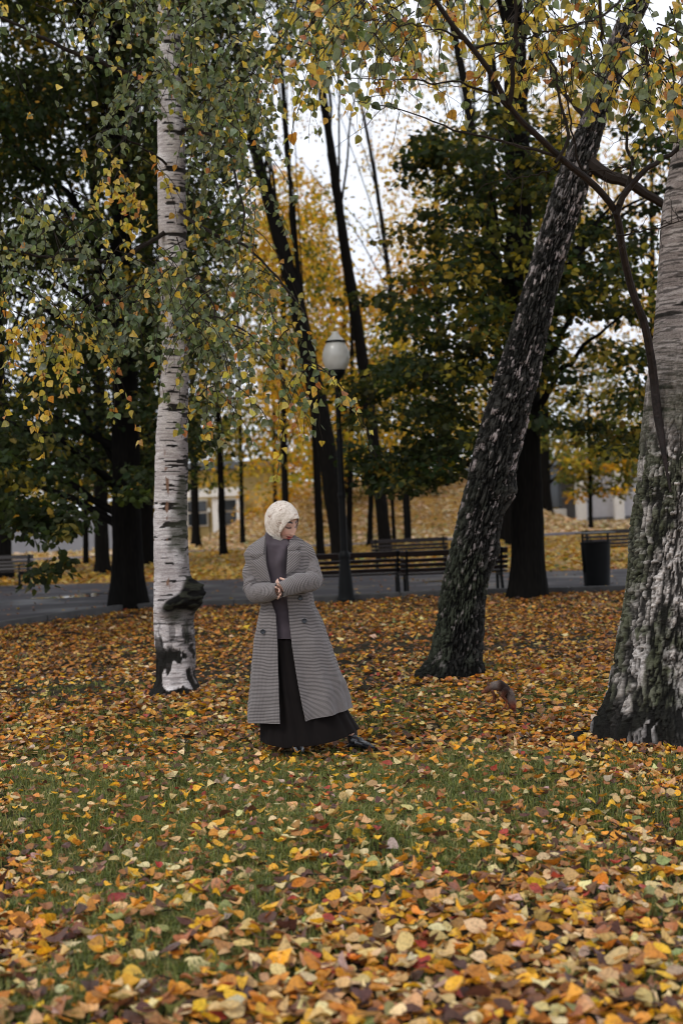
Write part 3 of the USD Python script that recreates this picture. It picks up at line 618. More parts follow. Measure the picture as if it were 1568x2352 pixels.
# ---------------------------------------------------------------- hanging birch sprays
GREEN = [(5, (.085, .115, .052)), (4, (.125, .155, .078)), (3, (.18, .21, .12)), (3, (.05, .068, .028)), (2, (.19, .19, .055))]
YEL = [(6, (.52, .37, .055)), (3, (.56, .44, .11)), (2, (.44, .22, .04)), (1, (.38, .15, .05)), (3, (.33, .30, .06))]
def sprays(anchors, yellow, lsize, rng, length=(.35, .95), per=(9, 20), droop=.8):
    """Drooping twigs from the anchor points, each with leaves along it. yellow: 0..1 per anchor."""
    tw, tr, LP, LD, LN, LC, LS = [], [], [], [], [], [], []
    m = 10; t = np.linspace(0, 1, m)[:, None]
    for a, y in zip(anchors, yellow):
        L = rng.uniform(*length); az = rng.uniform(0, 2 * np.pi)
        d0 = np.array([math.cos(az) * .8, math.sin(az) * .6, .15 - droop * .4]); d1 = np.array([math.cos(az) * .2, math.sin(az) * .2, -droop])
        p = a + L * (d0 * t * (1 - t * .55) + d1 * t ** 1.6) + np.cumsum(rng.normal(0, .008, (m, 3)), 0)
        tw.append(p); tr.append(np.linspace(.0050, .0016, m))
        n = rng.integers(*per); k = rng.uniform(.12, 1, n)
        q = np.stack([np.interp(k, t[:, 0], p[:, c]) for c in range(3)], -1)
        out = rng.normal(0, 1, (n, 3)) * [1, 1, .5]
        dr = unit(unit(out) * .75 + np.array([0, 0, -.85])); q = q + unit(out) * rng.uniform(.004, .022, (n, 1))
        nn = unit(rng.normal(0, 1, (n, 3)) * [1, 1, .4] + np.array([-.1, -.35, .55]))
        isy = rng.random(n) < y
        c = np.where(isy[:, None], pick(YEL, n, rng), pick(GREEN, n, rng))
        LP.append(q); LD.append(dr); LN.append(nn); LC.append(c); LS.append(rng.uniform(.7, 1.2, n) * lsize)
    return (np.array(tw), np.array(tr)), np.concatenate(LP), np.concatenate(LD), np.concatenate(LN), np.concatenate(LC), np.concatenate(LS)

def region_anchors(regs, rng):
    """regs: (polygon of pixels, count, near, far, yellow) -> anchors and how yellow each is."""
    from matplotlib.path import Path as MP
    A, Y = [], []
    for poly, n, d0, d1, y in regs:
        P = np.array(poly, float); mp = MP(P); lo, hi = P.min(0), P.max(0); got = 0
        while got < n:
            c = rng.uniform(lo, hi, (n * 3, 2)); c = c[mp.contains_points(c)][: n - got]
            # clumps: keep more where a noise is high, so that gaps stay open
            keep = noise2(c[:, 0], c[:, 1], 1 / 75.0, 71) > rng.uniform(.30, .62, len(c))
            c = c[keep]; got += len(c)
            A.append(at(c[:, 0], c[:, 1], rng.uniform(d0, d1, len(c)))); Y.append(np.clip(np.full(len(c), y) + .5 * (noise2(c[:, 0], c[:, 1], 1 / 60.0, 72) - .5) * 2 * min(1, 4 * y * (1 - y) + .2), 0, 1))
    return np.concatenate(A), np.concatenate(Y)

def in_poly(pts, poly):
    try:
        from matplotlib.path import Path as MP
        return MP(np.array(poly, float)).contains_points(pts)
    except ImportError:
        import shapely
        return shapely.contains_xy(shapely.Polygon(poly), pts[:, 0], pts[:, 1])

def dress(tree, regs, lsize, seed, **kw):
    rng = np.random.default_rng(seed)
    A, Y = region_anchors(regs, rng)
    tw, LP, LD, LN, LC, LS = sprays(A, Y, lsize, rng, **kw)
    tv, tq = tubes(tw, 4); obj("twigs", (tv, tq), TWIGM, tree, world=True, kind="stuff")
    # the 300 leaves that show largest are parts of their own, the rest is one crown
    rel = LP - CAM0; px = 784 + FPX * (rel @ RIGHT) / rel[:, 1]; py = 1176 - FPX * (rel @ UPV) / rel[:, 1]
    show = LS / rel[:, 1] * ((px > 5) & (px < 1563) & (py > 5) & (py < 2340))
    show = show * np.abs(np.sum(unit(LN) * unit(rel), -1) * .7 + .3)
    big = np.argsort(-show)[:300]
    rest = np.setdiff1d(np.arange(len(LP)), big)
    for i in big:
        v, f, c = leaf_mesh(LP[i:i + 1], LD[i:i + 1], LN[i:i + 1], LS[i:i + 1], LC[i:i + 1], "birch", .35, .5, rng)
        obj("leaf", (v, f), LEAFM, tree, col=c, world=True)
    v, f, c = leaf_mesh(LP[rest], LD[rest], LN[rest], LS[rest], LC[rest], "birch", .35, .5, rng)
    obj("crown", (v, f), LEAFM, tree, col=c, world=True, kind="stuff")
    return A

import shapely
def _contains(P, pts): return shapely.contains_xy(shapely.Polygon(P), pts[:, 0], pts[:, 1])
def region_anchors(regs, rng):
    A, Y = [], []
    for poly, n, d0, d1, y in regs:
        P = np.array(poly, float); lo, hi = P.min(0), P.max(0); got = 0
        while got < n:
            c = rng.uniform(lo, hi, (n * 3, 2)); c = c[_contains(P, c)]
            c = c[noise2(c[:, 0], c[:, 1], 1 / 75.0, 71) > rng.uniform(.30, .62, len(c))][: n - got]; got += len(c)
            A.append(at(c[:, 0], c[:, 1], rng.uniform(d0, d1, len(c))))
            Y.append(np.clip(y + (noise2(c[:, 0], c[:, 1], 1 / 60.0, 72) - .5) * min(1.2, 4 * y * (1 - y) + .15), 0, 1))
    return np.concatenate(A), np.concatenate(Y)

LREG = [  # left birch
    ([(-150, 430), (120, 420), (360, 520), (470, 560), (470, 690), (300, 760), (120, 700), (-150, 640)], 105, 11.0, 13.2, .10),
    ([(-150, 640), (200, 690), (210, 820), (100, 890), (-150, 880)], 34, 11.2, 12.8, .9),
    ([(180, 300), (340, 290), (350, 440), (150, 460)], 16, 11.5, 13.5, .75),
    ([(250, -120), (700, -120), (640, 120), (480, 330), (440, 120), (330, 200), (270, 60)], 130, 10.5, 13.5, .20),
    ([(290, 60), (370, 60), (360, 280), (290, 200)], 22, 11.0, 13.0, .05),
    ([(430, 150), (560, 150), (600, 480), (560, 640), (440, 620), (430, 400)], 70, 11.5, 14.0, .16),
    ([(420, 600), (600, 560), (680, 700), (670, 790), (560, 800), (430, 760)], 62, 10.5, 13.0, .25),
    ([(440, 720), (560, 760), (560, 880), (480, 900)], 16, 10.8, 12.5, .2),
    ([(600, 790), (720, 820), (720, 860), (620, 860)], 9, 10.5, 12.0, .35),
    ([(-150, -150), (130, -150), (120, 60), (-150, 120)], 26, 10.5, 13.0, .12),
    ([(330, 480), (460, 560), (440, 680), (340, 640)], 20, 10.8, 12.6, .12),
    ([(-300, -900), (900, -900), (800, -150), (-200, -150)], 170, 11.0, 15.5, .3),
    ([(640, -150), (960, -150), (930, 60), (760, 110), (640, 100)], 70, 9.5, 12.5, .50),
]
RREG = [  # right birch
    ([(700, -160), (1120, -160), (1060, 40), (950, 90), (760, 60)], 62, 7.4, 9.6, .46),
    ([(1100, -160), (1700, -160), (1700, 130), (1300, 120), (1130, 60)], 84, 7.6, 9.4, .42),
    ([(1130, 20), (1330, 60), (1340, 150), (1180, 160), (1120, 100)], 26, 8.5, 9.5, .60),
    ([(1420, 60), (1700, 60), (1700, 240), (1560, 250), (1440, 150)], 44, 7.0, 8.8, .5),
    ([(1150, -1000), (2100, -1000), (2100, -150), (1200, -150)], 150, 7.5, 12.5, .45),
    ([(820, 40), (960, 60), (930, 140), (840, 130)], 10, 8.5, 10.0, .55),
]
A1 = dress(lb, LREG, .063, 101)
A2 = dress(rb, RREG, .064, 102, length=(.25, .6), per=(7, 14))
# limbs that carry the sprays
rng = np.random.default_rng(5)
LIMBS = [([388, 300, 215, 120, 20, -90], [212, 170, 140, 95, 45, 10], .032, .010), ([362, 320, 300, 290, 250], [225, 235, 280, 310, 350], .016, .005), ([400, 330, 240, 120, 30, -60], [520, 560, 600, 590, 575, 580], .024, .007), ([396, 340, 250, 160], [620, 640, 690, 730], .018, .004),
         ([405, 470, 520, 545, 560, 548], [300, 300, 360, 420, 500, 560], .020, .006), ([403, 460, 560, 640, 700], [470, 520, 570, 640, 720], .022, .005), ([392, 440, 520, 620, 740], [40, -20, -40, -30, 30], .026, .007), ([403, 350, 300, 260, 190], [400, 350, 320, 300, 330], .014, .004), ([400, 450, 500, 520], [640, 660, 740, 820], .014, .003), ([392, 340, 310, 300], [0, -30, 20, 120], .014, .004)]
for k, (X, Y, a, b) in enumerate(LIMBS):
    limb(lb, at(X, Y, DL - np.linspace(0, 1, len(X)) * (1.4 if k % 3 else .6)), a, b, seed=40 + k, n=40, sides=7, jit=.05, mat=TWIGM)
# ---------------------------------------------------------------- trees farther off
SKYHOLES = [[(560, 230), (640, 190), (735, 130), (960, 130), (930, 230), (880, 330), (840, 440), (790, 450), (700, 400), (610, 370)], [(840, 545), (900, 560), (880, 640), (820, 645)]]
def clump_points(poly, n, d0, d1, rng, thr=(.25, .6), nscale=1 / 110.0, seed=80, holes=True):
    P = np.array(poly, float); lo, hi = P.min(0), P.max(0); got, out = 0, []
    while got < n:
        c = rng.uniform(lo, hi, (n * 3, 2)); c = c[_contains(P, c)]
        c = c[noise2(c[:, 0], c[:, 1], nscale, seed) > rng.uniform(thr[0], thr[1], len(c))]
        if holes and seed != 80 + 224:
            for hpoly in SKYHOLES:
                c = c[~_contains(hpoly, c) | (rng.random(len(c)) < .06)]
        c = c[: n - got]; got += len(c)
        out.append(at(c[:, 0], c[:, 1], rng.uniform(d0, d1, len(c))))
    return np.concatenate(out)

def clump_leaves(centres, per, spread, flat, size, pal, rng, kind, down=.5):
    n = len(centres) * per
    c = np.repeat(centres, per, 0)
    s = np.repeat(rng.uniform(.6, 1.35, len(centres)) * spread, per)
    d = rng.normal(0, 1, (n, 3)); d = unit(d) * rng.uniform(0, 1, (n, 1)) ** .45
    p = c + d * s[:, None] * [1, 1, flat]
    p[:, 2] -= .25 * s * np.hypot(d[:, 0], d[:, 1]) ** 2
    yd = unit(d * [1, 1, .2] + rng.normal(0, .5, (n, 3)) + [0, 0, -down])
    nn = unit(rng.normal(0, .55, (n, 3)) + [0, 0, 1.0] + d * .3)
    base = pick(pal, len(centres), rng, .18)
    col = np.where(rng.random(n)[:, None] < .55, np.repeat(base, per, 0) * rng.uniform(.8, 1.2, (n, 1)), pick(pal, n, rng, .15))
    return leaf_mesh(p, yd, nn, size * rng.uniform(.7, 1.25, n), np.clip(col, .004, .8), kind, .3, .3, rng)

DARKG = [(6, (.018, .027, .010)), (5, (.027, .038, .013)), (3, (.040, .050, .017)), (1.2, (.11, .10, .02)), (.5, (.30, .20, .03))]
MIDG = [(4, (.05, .065, .018)), (4, (.09, .095, .02)), (3, (.17, .15, .022)), (2, (.34, .24, .03)), (1, (.42, .26, .04))]
GOLD = [(6, (.54, .33, .022)), (4, (.46, .25, .02)), (2, (.52, .38, .07)), (2, (.25, .21, .025)), (1.5, (.36, .16, .025)), (1.5, (.12, .12, .02))]
PALEG = [(4, (.52, .36, .09)), (3, (.50, .30, .06)), (2, (.56, .42, .14)), (1, (.30, .24, .05))]
GROUPS = {'linden_tree': 'dark linden trees beyond the path', 'golden_maple': 'golden trees in the distance', 'young_maple': 'young maples by the far lawn', 'leaning_tree': 'tall leaning trunks behind the benches', 'young_tree': 'thin trees round the mound', 'autumn_birch': 'half-bare far trees'}
def far_tree(name, label, trunk, d, crowns, seed, mat=BLACKBARK, group=None, limbs=8, cat="tree", flare=.25):
    """trunk: (px, py, width px) from the foot up; crowns: (polygon, clumps, per, near, far, spread, flatness, leaf size, palette, leaf kind)."""
    rng = np.random.default_rng(seed)
    tp = np.array(trunk, float)
    foot = at(tp[0, 0], tp[0, 1], d); foot[2] = min(foot[2], float(gz(foot[0], foot[1])))
    t = thing(name, label, cat, foot, group=group or GROUPS[name])
    c = at(tp[:, 0], tp[:, 1], d); c[0, 2] = gz(c[0, 0], c[0, 1]) - .15
    r = tp[:, 2] / 2 / FPX * d
    sp = spline(np.column_stack([c, r]), 70)
    sides = 28
    v, q, g, nr = tube(sp[:, :3], sp[:, 3], sides)
    ang = np.arctan2(g[:, 1], g[:, 0]); r0 = r[0]
    disp = r0 * (.25 * (fbm3(g / r0, (1.6, 1.6, .5), 3, seed) - .5) + flare * sstep(1.3 * r0 / .3, 0, g[:, 2]) ** 2 * (.4 + .8 * np.maximum(0, np.cos(ang * 4 + seed)) ** 2))
    obj("trunk", (v + nr * disp[:, None], q), mat, t, smooth=True, vec=g, world=True)
    cents, V = [], MB()
    for poly, n, per, d0, d1, spread, flat, size, pal, kind in crowns:
        cc = clump_points(poly, n, d0, d1, rng, seed=80 + seed)
        cents.append(cc)
        V.add(*clump_leaves(cc, per, spread, flat, size, pal, rng, kind))
    cents = np.concatenate(cents) if cents else np.zeros((0, 3))
    if limbs and len(cents):
        for k in range(limbs):
            e = cents[rng.integers(len(cents))]
            dz = max(e[2] - foot[2], .5) * rng.uniform(.45, .85)
            i = int(np.argmin(np.abs(sp[:, 2] - (foot[2] + dz)))); s = sp[i, :3]
            mid_ = s + (e - s) * .5 + np.array([0, 0, .08 * np.linalg.norm(e - s)])
            limb(t, [s, mid_, e], max(.35 * sp[i, 3], .02), .012, seed=seed * 31 + k, n=18, sides=6, mat=mat, jit=.10, vec=True)
    if len(V.v):
        obj("crown", V.mesh(), FARLEAF, t, col=V.col(), world=True, kind="stuff")
    return t
LG = "dark linden trees beyond the path"
# --- left group
far_tree("linden_tree", "thick black linden trunk by the path, just left of the white birch", [(296, 1402, 84), (295, 1360, 76), (292, 1250, 70), (288, 1000, 62), (280, 600, 52), (270, 100, 44), (262, -300, 30)], 25.9,
    [([(-260, -350), (520, -350), (560, 0), (520, 350), (440, 700), (470, 1000), (400, 1110), (230, 1130), (60, 1060), (-260, 1060)], 420, 62, 23.5, 27, .62, .42, .115, DARKG, "round"),
     ([(-260, 60), (500, 60), (560, 350), (480, 700), (440, 1080), (330, 1130), (-260, 1110)], 440, 60, 26.5, 30, .75, .42, .13, DARKG, "small"),
     ([(-600, -1300), (800, -1300), (650, -250), (-400, -250)], 130, 60, 20, 31, 1.3, .45, .26, DARKG, "small"),
     ([(-200, 900), (120, 1000), (320, 1070), (330, 1150), (200, 1190), (100, 1200), (-200, 1200)], 60, 60, 19.5, 24.5, .42, .5, .12, DARKG, "round"),
     ([(40, 1160), (150, 1150), (215, 1200), (180, 1260), (120, 1330), (55, 1330), (80, 1240)], 13, 26, 18.5, 21, .26, .7, .12, DARKG, "heart"),
     ], 201, limbs=26)
far_tree("linden_tree", "slimmer black trunk between the thickest left linden and the grey fence", [(236, 1322, 42), (235, 1290, 34), (232, 1150, 31), (226, 800, 27), (215, 300, 22), (205, -200, 12)], 43,
    [([(-260, -300), (420, -300), (440, 500), (420, 1000), (330, 1140), (-260, 1130)], 430, 64, 40, 48, 1.1, .45, .19, DARKG + [(3, (.10, .10, .02))], "small")], 202, limbs=12)
far_tree("linden_tree", "thin sapling trunk in front of the grey fence at the left", [(197, 1298, 15), (197, 1250, 13), (197, 1100, 12), (196, 800, 10), (195, 500, 7)], 53,
    [([(90, 500), (300, 500), (330, 1120), (120, 1140)], 45, 45, 51, 56, .8, .5, .17, DARKG, "small")], 203, limbs=6)
far_tree("linden_tree", "dark trunk just behind the white birch, on its left", [(336, 1302, 42), (336, 1250, 36), (337, 1000, 33), (339, 500, 27), (342, -100, 18)], 50,
    [([(200, -300), (560, -300), (520, 600), (480, 1080), (330, 1140), (220, 1080)], 190, 56, 47, 55, 1.2, .45, .2, DARKG + [(3, (.10, .10, .02))], "small")], 204, limbs=10)
far_tree("linden_tree", "black trunk at the left edge beside the half-hidden bench", [(4, 1302, 52), (4, 1260, 42), (0, 1100, 36), (-10, 600, 30), (-20, 0, 20)], 42,
    [([(-300, -300), (170, -300), (180, 700), (120, 1120), (-300, 1150)], 120, 55, 38, 47, 1.0, .45, .19, DARKG, "small")], 205, limbs=8)
# --- right group
far_tree("linden_tree", "thick black linden trunk by the path, just right of the leaning birch", [(1212, 1374, 92), (1212, 1335, 80), (1210, 1200, 72), (1207, 950, 66), (1199, 700, 62), (1190, 450, 58), (1184, 200, 52), (1179, 0, 44), (1170, -350, 28)], 24.5,
    [([(830, 470), (960, 330), (1100, 250), (1250, 260), (1330, 420), (1290, 700), (1180, 900), (1110, 1090), (900, 1080), (870, 900), (930, 760), (800, 700), (800, 560)], 190, 60, 21.5, 27.5, .50, .34, .115, DARKG + [(3, (.085, .085, .018)), (2.4, (.20, .165, .022))], "round"),
     ([(790, 880), (960, 820), (1090, 860), (1080, 1090), (960, 1120), (860, 1110), (800, 1000)], 60, 60, 22.5, 27, .5, .34, .115, DARKG, "round"),
     ([(1200, 560), (1420, 470), (1500, 620), (1540, 800), (1500, 1020), (1400, 1060), (1230, 980)], 95, 60, 22, 28, .50, .36, .115, DARKG + [(3, (.085, .085, .018)), (2, (.20, .165, .022))], "round"),
     ([(1400, 250), (1700, 300), (1750, 1000), (1560, 1000), (1480, 500)], 40, 55, 23, 28, .55, .36, .115, DARKG, "round"),
     ([(880, -380), (1500, -380), (1500, -80), (1150, -40)], 60, 50, 22, 28, .6, .4, .12, DARKG, "small"),
     ([(750, -1300), (1900, -1300), (1750, -300), (880, -300)], 120, 60, 19, 30, 1.3, .45, .26, DARKG, "small")], 206, limbs=26)
far_tree("linden_tree", "dark trunk far behind, showing between the leaning birch and the thick right linden", [(1155, 1245, 30), (1154, 1220, 26), (1150, 1100, 22), (1142, 800, 18), (1130, 400, 14), (1120, 0, 8)], 62,
    [([(1000, 150), (1280, 100), (1300, 700), (1200, 1080), (1050, 1060)], 90, 45, 58, 66, 1.2, .5, .22, MIDG, "small")], 207, limbs=8)
far_tree("linden_tree", "dark trunk right of the thick right linden, before the glazed wing", [(1258, 1208, 36), (1255, 1190, 28), (1252, 1100, 24), (1248, 800, 18), (1240, 400, 10)], 93,
    [([(1170, 500), (1420, 500), (1420, 1060), (1300, 1120), (1200, 1080)], 110, 50, 88, 98, 1.7, .5, .3, MIDG, "small")], 208, limbs=8)
far_tree("young_maple", "young tree with yellow leaves in front of the white pavilion", [(1357, 1214, 13), (1356, 1190, 10), (1355, 1100, 9), (1352, 1000, 7), (1350, 920, 4)], 81,
    [([(1270, 960), (1470, 940), (1490, 1080), (1430, 1130), (1380, 1150), (1300, 1110)], 46, 36, 79, 84, .85, .5, .24, MIDG, "maple"), ([(1290, 1040), (1480, 1050), (1440, 1130), (1330, 1170)], 16, 26, 79, 83, .6, .5, .24, GOLD, "maple")], 209, limbs=8)
# --- leaning trunks in the middle
far_tree("leaning_tree", "tall black trunk leaning left, rising behind the street lamp", [(788, 1300, 58), (784, 1262, 46), (768, 1150, 46), (742, 980, 43), (708, 820, 38), (668, 640, 33), (628, 500, 30), (600, 400, 27), (572, 270, 24), (545, 130, 20), (515, -80, 14), (490, -300, 8)], 42,
    [([(400, -300), (640, -300), (700, 30), (690, 180), (600, 260), (520, 300), (440, 200)], 80, 46, 40, 46, .95, .5, .17, DARKG, "small"),], 210, limbs=10)
far_tree("leaning_tree", "slender black trunk leaning left between the street lamp and the right lindens", [(887, 1290, 34), (884, 1250, 31), (868, 1100, 28), (842, 900, 27), (816, 720, 26), (790, 560, 23), (768, 400, 20), (748, 260, 17), (732, 140, 15), (712, -20, 11), (690, -250, 7)], 45,
    [([(620, -300), (860, -300), (900, -20), (790, 110), (690, 120)], 55, 42, 43, 48, .9, .5, .16, MIDG, "small"),], 211, limbs=8)
far_tree("leaning_tree", "thin straight dark trunk leaning left beside the thicker leaning one", [(737, 1272, 24), (735, 1250, 20), (724, 1000, 17), (706, 800, 14), (688, 650, 12), (666, 420, 10), (652, 240, 9), (640, 60, 7), (628, -150, 5)], 47,
    [([(560, -250), (720, -250), (760, 60), (640, 160)], 26, 40, 45, 50, .8, .5, .16, MIDG, "small")], 212, limbs=5)
far_tree("leaning_tree", "dark trunk high in the picture leaning left above the thick right linden's crown", [(1172, 1240, 24), (1150, 900, 22), (1120, 560, 20), (1085, 300, 19), (1062, 170, 18), (1040, 60, 16), (1010, -120, 10)], 55,
    [([(900, -250), (1200, -250), (1180, 40), (1000, 90)], 40, 40, 52, 60, 1.0, .5, .2, GOLD, "small")], 213, limbs=6)
# --- thin trees round the mound
far_tree("young_tree", "dark trunk right of the white birch with yellow-green leaves", [(451, 1260, 26), (450, 1240, 21), (446, 1100, 17), (442, 900, 13), (438, 650, 7)], 75,
    [([(400, 500), (560, 480), (590, 900), (520, 1120), (420, 1130)], 70, 40, 72, 80, 1.3, .5, .26, MIDG, "small")], 214, limbs=6)
far_tree("young_tree", "slim dark trunk between the white birch and the person's shoulder", [(514, 1279, 24), (512, 1250, 18), (507, 1100, 15), (500, 900, 11), (494, 650, 6)], 57,
    [([(420, 640), (600, 620), (640, 960), (560, 1100), (440, 1090)], 60, 42, 54, 61, .95, .5, .2, MIDG, "small")], 215, limbs=6)
far_tree("young_tree", "thin dark trunk left of the person's head, at the foot of the mound", [(558, 1254, 16), (557, 1230, 12), (554, 1100, 10), (550, 900, 8), (546, 700, 5)], 79,
    [([(470, 520), (680, 480), (700, 900), (640, 1090), (500, 1100)], 80, 40, 76, 84, 1.3, .5, .27, GOLD, "small")], 216, limbs=6)
far_tree("golden_maple", "golden yellow maple behind the person's head", [(657, 1190, 20), (655, 1150, 16), (652, 1000, 14), (650, 800, 12), (646, 500, 8)], 74,
    [([(560, 380), (700, 340), (780, 600), (790, 900), (730, 1120), (600, 1110), (590, 800)], 190, 44, 70, 80, 1.25, .5, .25, GOLD, "small")], 217, limbs=8)
far_tree("golden_maple", "second thinner trunk in the golden leaves left of the person's head", [(634, 1200, 12), (632, 1150, 10), (630, 1000, 9), (627, 700, 6)], 88,
    [([(560, 500), (760, 470), (800, 1000), (720, 1130), (580, 1130)], 90, 40, 84, 92, 1.5, .5, .3, GOLD, "small")], 218, limbs=5)
far_tree("young_tree", "short dark trunk right of the second leaning tree", [(848, 1243, 17), (850, 1200, 13), (853, 1100, 11), (855, 950, 8), (857, 800, 5)], 62,
    [([(790, 760), (960, 740), (960, 1040), (880, 1120), (800, 1090)], 60, 40, 59, 66, 1.0, .5, .2, MIDG, "small")], 219, limbs=6)
far_tree("young_tree", "thinnest sapling behind the back benches, in front of the mound", [(905, 1243, 11), (903, 1200, 9), (898, 1100, 8), (893, 950, 5)], 64,
    [([(840, 900), (1020, 880), (1040, 1080), (940, 1130), (850, 1110)], 46, 38, 61, 67, 1.0, .5, .2, DARKG, "small")], 220, limbs=5)
# --- far golden crowns on the right and behind
far_tree("golden_maple", "big pale golden tree far behind the leaning birch", [(1020, 1190, 26), (1015, 1000, 20), (1005, 700, 15), (1000, 300, 8)], 95,
    [([(900, 180), (1150, 60), (1350, 150), (1320, 600), (1200, 950), (960, 1000), (860, 760), (900, 560), (870, 420)], 320, 36, 90, 104, 2.0, .55, .34, PALEG + [(5, (.46, .28, .03))], "small")], 221, limbs=8)
far_tree("golden_maple", "pale golden tree far behind the big birch at the right edge", [(1500, 1185, 26), (1500, 1000, 20), (1498, 700, 15), (1495, 300, 8)], 100,
    [([(1250, 150), (1700, 60), (1720, 900), (1600, 1030), (1380, 960), (1300, 600)], 330, 34, 94, 108, 2.0, .55, .34, PALEG + [(5, (.46, .28, .03))], "small")], 222, limbs=8)
far_tree("golden_maple", "golden tree far behind, over the top of the street lamp", [(790, 1180, 24), (790, 1000, 18), (790, 800, 12), (792, 560, 7)], 92,
    [([(640, 420), (760, 520), (800, 640), (870, 660), (920, 800), (900, 1060), (700, 1090), (650, 800)], 170, 40, 88, 98, 1.8, .55, .33, GOLD, "small")], 223, limbs=6)
far_tree("autumn_birch", "thin half-bare tree whose twigs veil the bright gap of sky", [(935, 1200, 18), (925, 1000, 15), (900, 700, 12), (860, 400, 9), (820, 200, 6)], 70,
    [([(560, 60), (960, 60), (980, 500), (900, 640), (780, 560), (600, 420)], 60, 26, 66, 74, 1.5, .6, .17, [(4, (.30, .22, .16)), (3, (.40, .27, .08)), (2, (.16, .12, .10))], "small")], 224, limbs=7)
far_tree("young_maple", "leafy yellow-green maple just behind the street lamp's globe", [(800, 1262, 18), (802, 1200, 14), (806, 1000, 12), (808, 800, 9), (806, 620, 5)], 56,
    [([(690, 480), (760, 420), (900, 560), (960, 700), (960, 960), (860, 1080), (720, 1060), (660, 800)], 95, 44, 52, 60, 1.0, .5, .19, MIDG + [(9, (.50, .32, .025))], "small")], 225, limbs=8)
# bushes on the mound
def bush(label, px, py, d, n, w, hgt, pal, seed):
    rng = np.random.default_rng(seed); f = at(px, py, d); f[2] = gz(f[0], f[1])
    t = thing("bush", label, "bush", f, group="bushes on the mound")
    c = f + rng.uniform(-1, 1, (n, 3)) * [w, w * .6, hgt * .5] + [0, 0, hgt * .5]
    v, fa, col = clump_leaves(c, 34, .42 * min(w, 1.6), .8, .2, pal, rng, "small")
    obj("foliage", (v, fa), FARLEAF, t, col=col, world=True, kind="stuff")
    for k in range(5):
        e = c[rng.integers(n)]; limb(t, [f + [rng.normal(0, .1), 0, -.1], (f + e) / 2 + [0, 0, .1], e], .03, .01, seed=seed + k, n=8, sides=5, name="stem")
bush("dark green bush on the mound behind the street lamp", 820, 1150, 90, 26, 2.6, 1.8, MIDG, 301)
bush("dark low bush on the mound left of the leaning birch", 950, 1148, 92, 16, 1.8, 1.2, DARKG, 302)
bush("golden green bush on the mound just left of the person's head", 600, 1140, 92, 16, 2.0, 1.6, GOLD, 303)
bush("pale yellow bush on top of the mound", 1010, 1108, 104, 12, 1.6, 1.6, PALEG, 304)
# far-off wood that closes the park
rng = np.random.default_rng(9)
n = 900
ang = rng.uniform(-.42, .42, n); dist = rng.uniform(135, 190, n); c = np.stack([np.sin(ang) * dist, np.cos(ang) * dist, rng.uniform(0, 1, n) ** 1.3 * 13], -1)
v, f, col = clump_leaves(c, 36, 3.0, .75, .75, MIDG + [(3, (.42, .28, .05))], rng, "small")
wood = thing("far_wood", "far-off mixed wood closing the park behind the buildings", "wood", (0, 150, 0), kind="stuff")
obj("foliage", (v, f), FARLEAF, wood, col=col, world=True, kind="stuff")
# ---------------------------------------------------------------- fallen leaves and grass
rng = np.random.default_rng(77)
def px_of(x, y, z=0.0):
    rel = np.stack([x, y, np.broadcast_to(z, np.shape(x))], -1) - CAM0
    return 784 + FPX * (rel @ RIGHT) / rel[..., 1], 1176 - FPX * (rel @ UPV) / rel[..., 1]
def blob(x, y, cx, cy, rx, ry):
    """1 in the middle of an elliptic patch of ground given by its picture position and size in pixels."""
    c = on_ground(cx, cy); e = on_ground(cx + rx, cy); a, b = on_ground(cx, cy - ry), on_ground(cx, cy + ry)
    return np.exp(-((x - c[0]) / (e[0] - c[0])) ** 2 - ((y - c[1]) / ((a[1] - b[1]) / 2)) ** 2)
def grassiness(x, y):
    g = .15 * sstep(12.5, 9.5, y) + .05 * sstep(7, 5, y) + .95 * (noise2(x, y, .8, 61) - .43) + 1.1 * (noise2(x, y, 2.4, 62) - .46)
    for b in ((300, 1700, 330, 110), (860, 1760, 330, 80), (650, 1830, 420, 90), (150, 1900, 260, 120), (1120, 1760, 120, 80), (200, 2150, 260, 110), (420, 2060, 250, 90), (560, 1940, 240, 80), (80, 2330, 120, 50), (1480, 2230, 120, 70), (980, 1960, 200, 60), (1340, 1960, 130, 60), (250, 2260, 200, 60), (640, 2180, 160, 50), (1080, 2200, 140, 50)):
        g = g + .24 * blob(x, y, *b)
    for b in ((1430, 1750, 220, 60), (750, 2250, 420, 110), (1000, 2120, 420, 110), (1300, 2150, 260, 120), (330, 2330, 260, 60)):
        g = g - .28 * blob(x, y, *b)
    return g
def soil(x, y):
    return np.clip(sum(blob(x, y, *b) for b in ((520, 1535, 260, 40), (880, 1480, 220, 34), (1250, 1475, 160, 30), (100, 1560, 320, 40), (900, 1560, 160, 30))), 0, 1)
def scatter(n, y0, y1):
    """Points spread evenly over the visible wedge of ground between two distances."""
    y = np.sqrt(rng.uniform(y0 ** 2, y1 ** 2, n)); x = y * rng.uniform(-.30, .33, n)
    return x, y
WARMN = [(6, (.67, .36, .024)), (6, (.58, .37, .15)), (7, (.58, .225, .030)), (4, (.66, .50, .25)), (5, (.34, .14, .045)), (4.5, (.085, .036, .022)), (1.0, (.34, .05, .03)), (.7, (.26, .25, .09)), (.8, (.44, .30, .23)), (2, (.20, .09, .045))]
WARMF = [(6, (.42, .155, .022)), (4, (.48, .26, .04)), (5, (.25, .095, .022)), (5, (.12, .05, .02)), (3, (.06, .03, .018)), (1.6, (.48, .33, .09)), (1, (.16, .15, .05))]
GOLDF = [(6, (.44, .27, .035)), (4, (.38, .19, .03)), (2, (.46, .34, .10)), (3, (.20, .10, .03)), (2, (.15, .16, .045))]
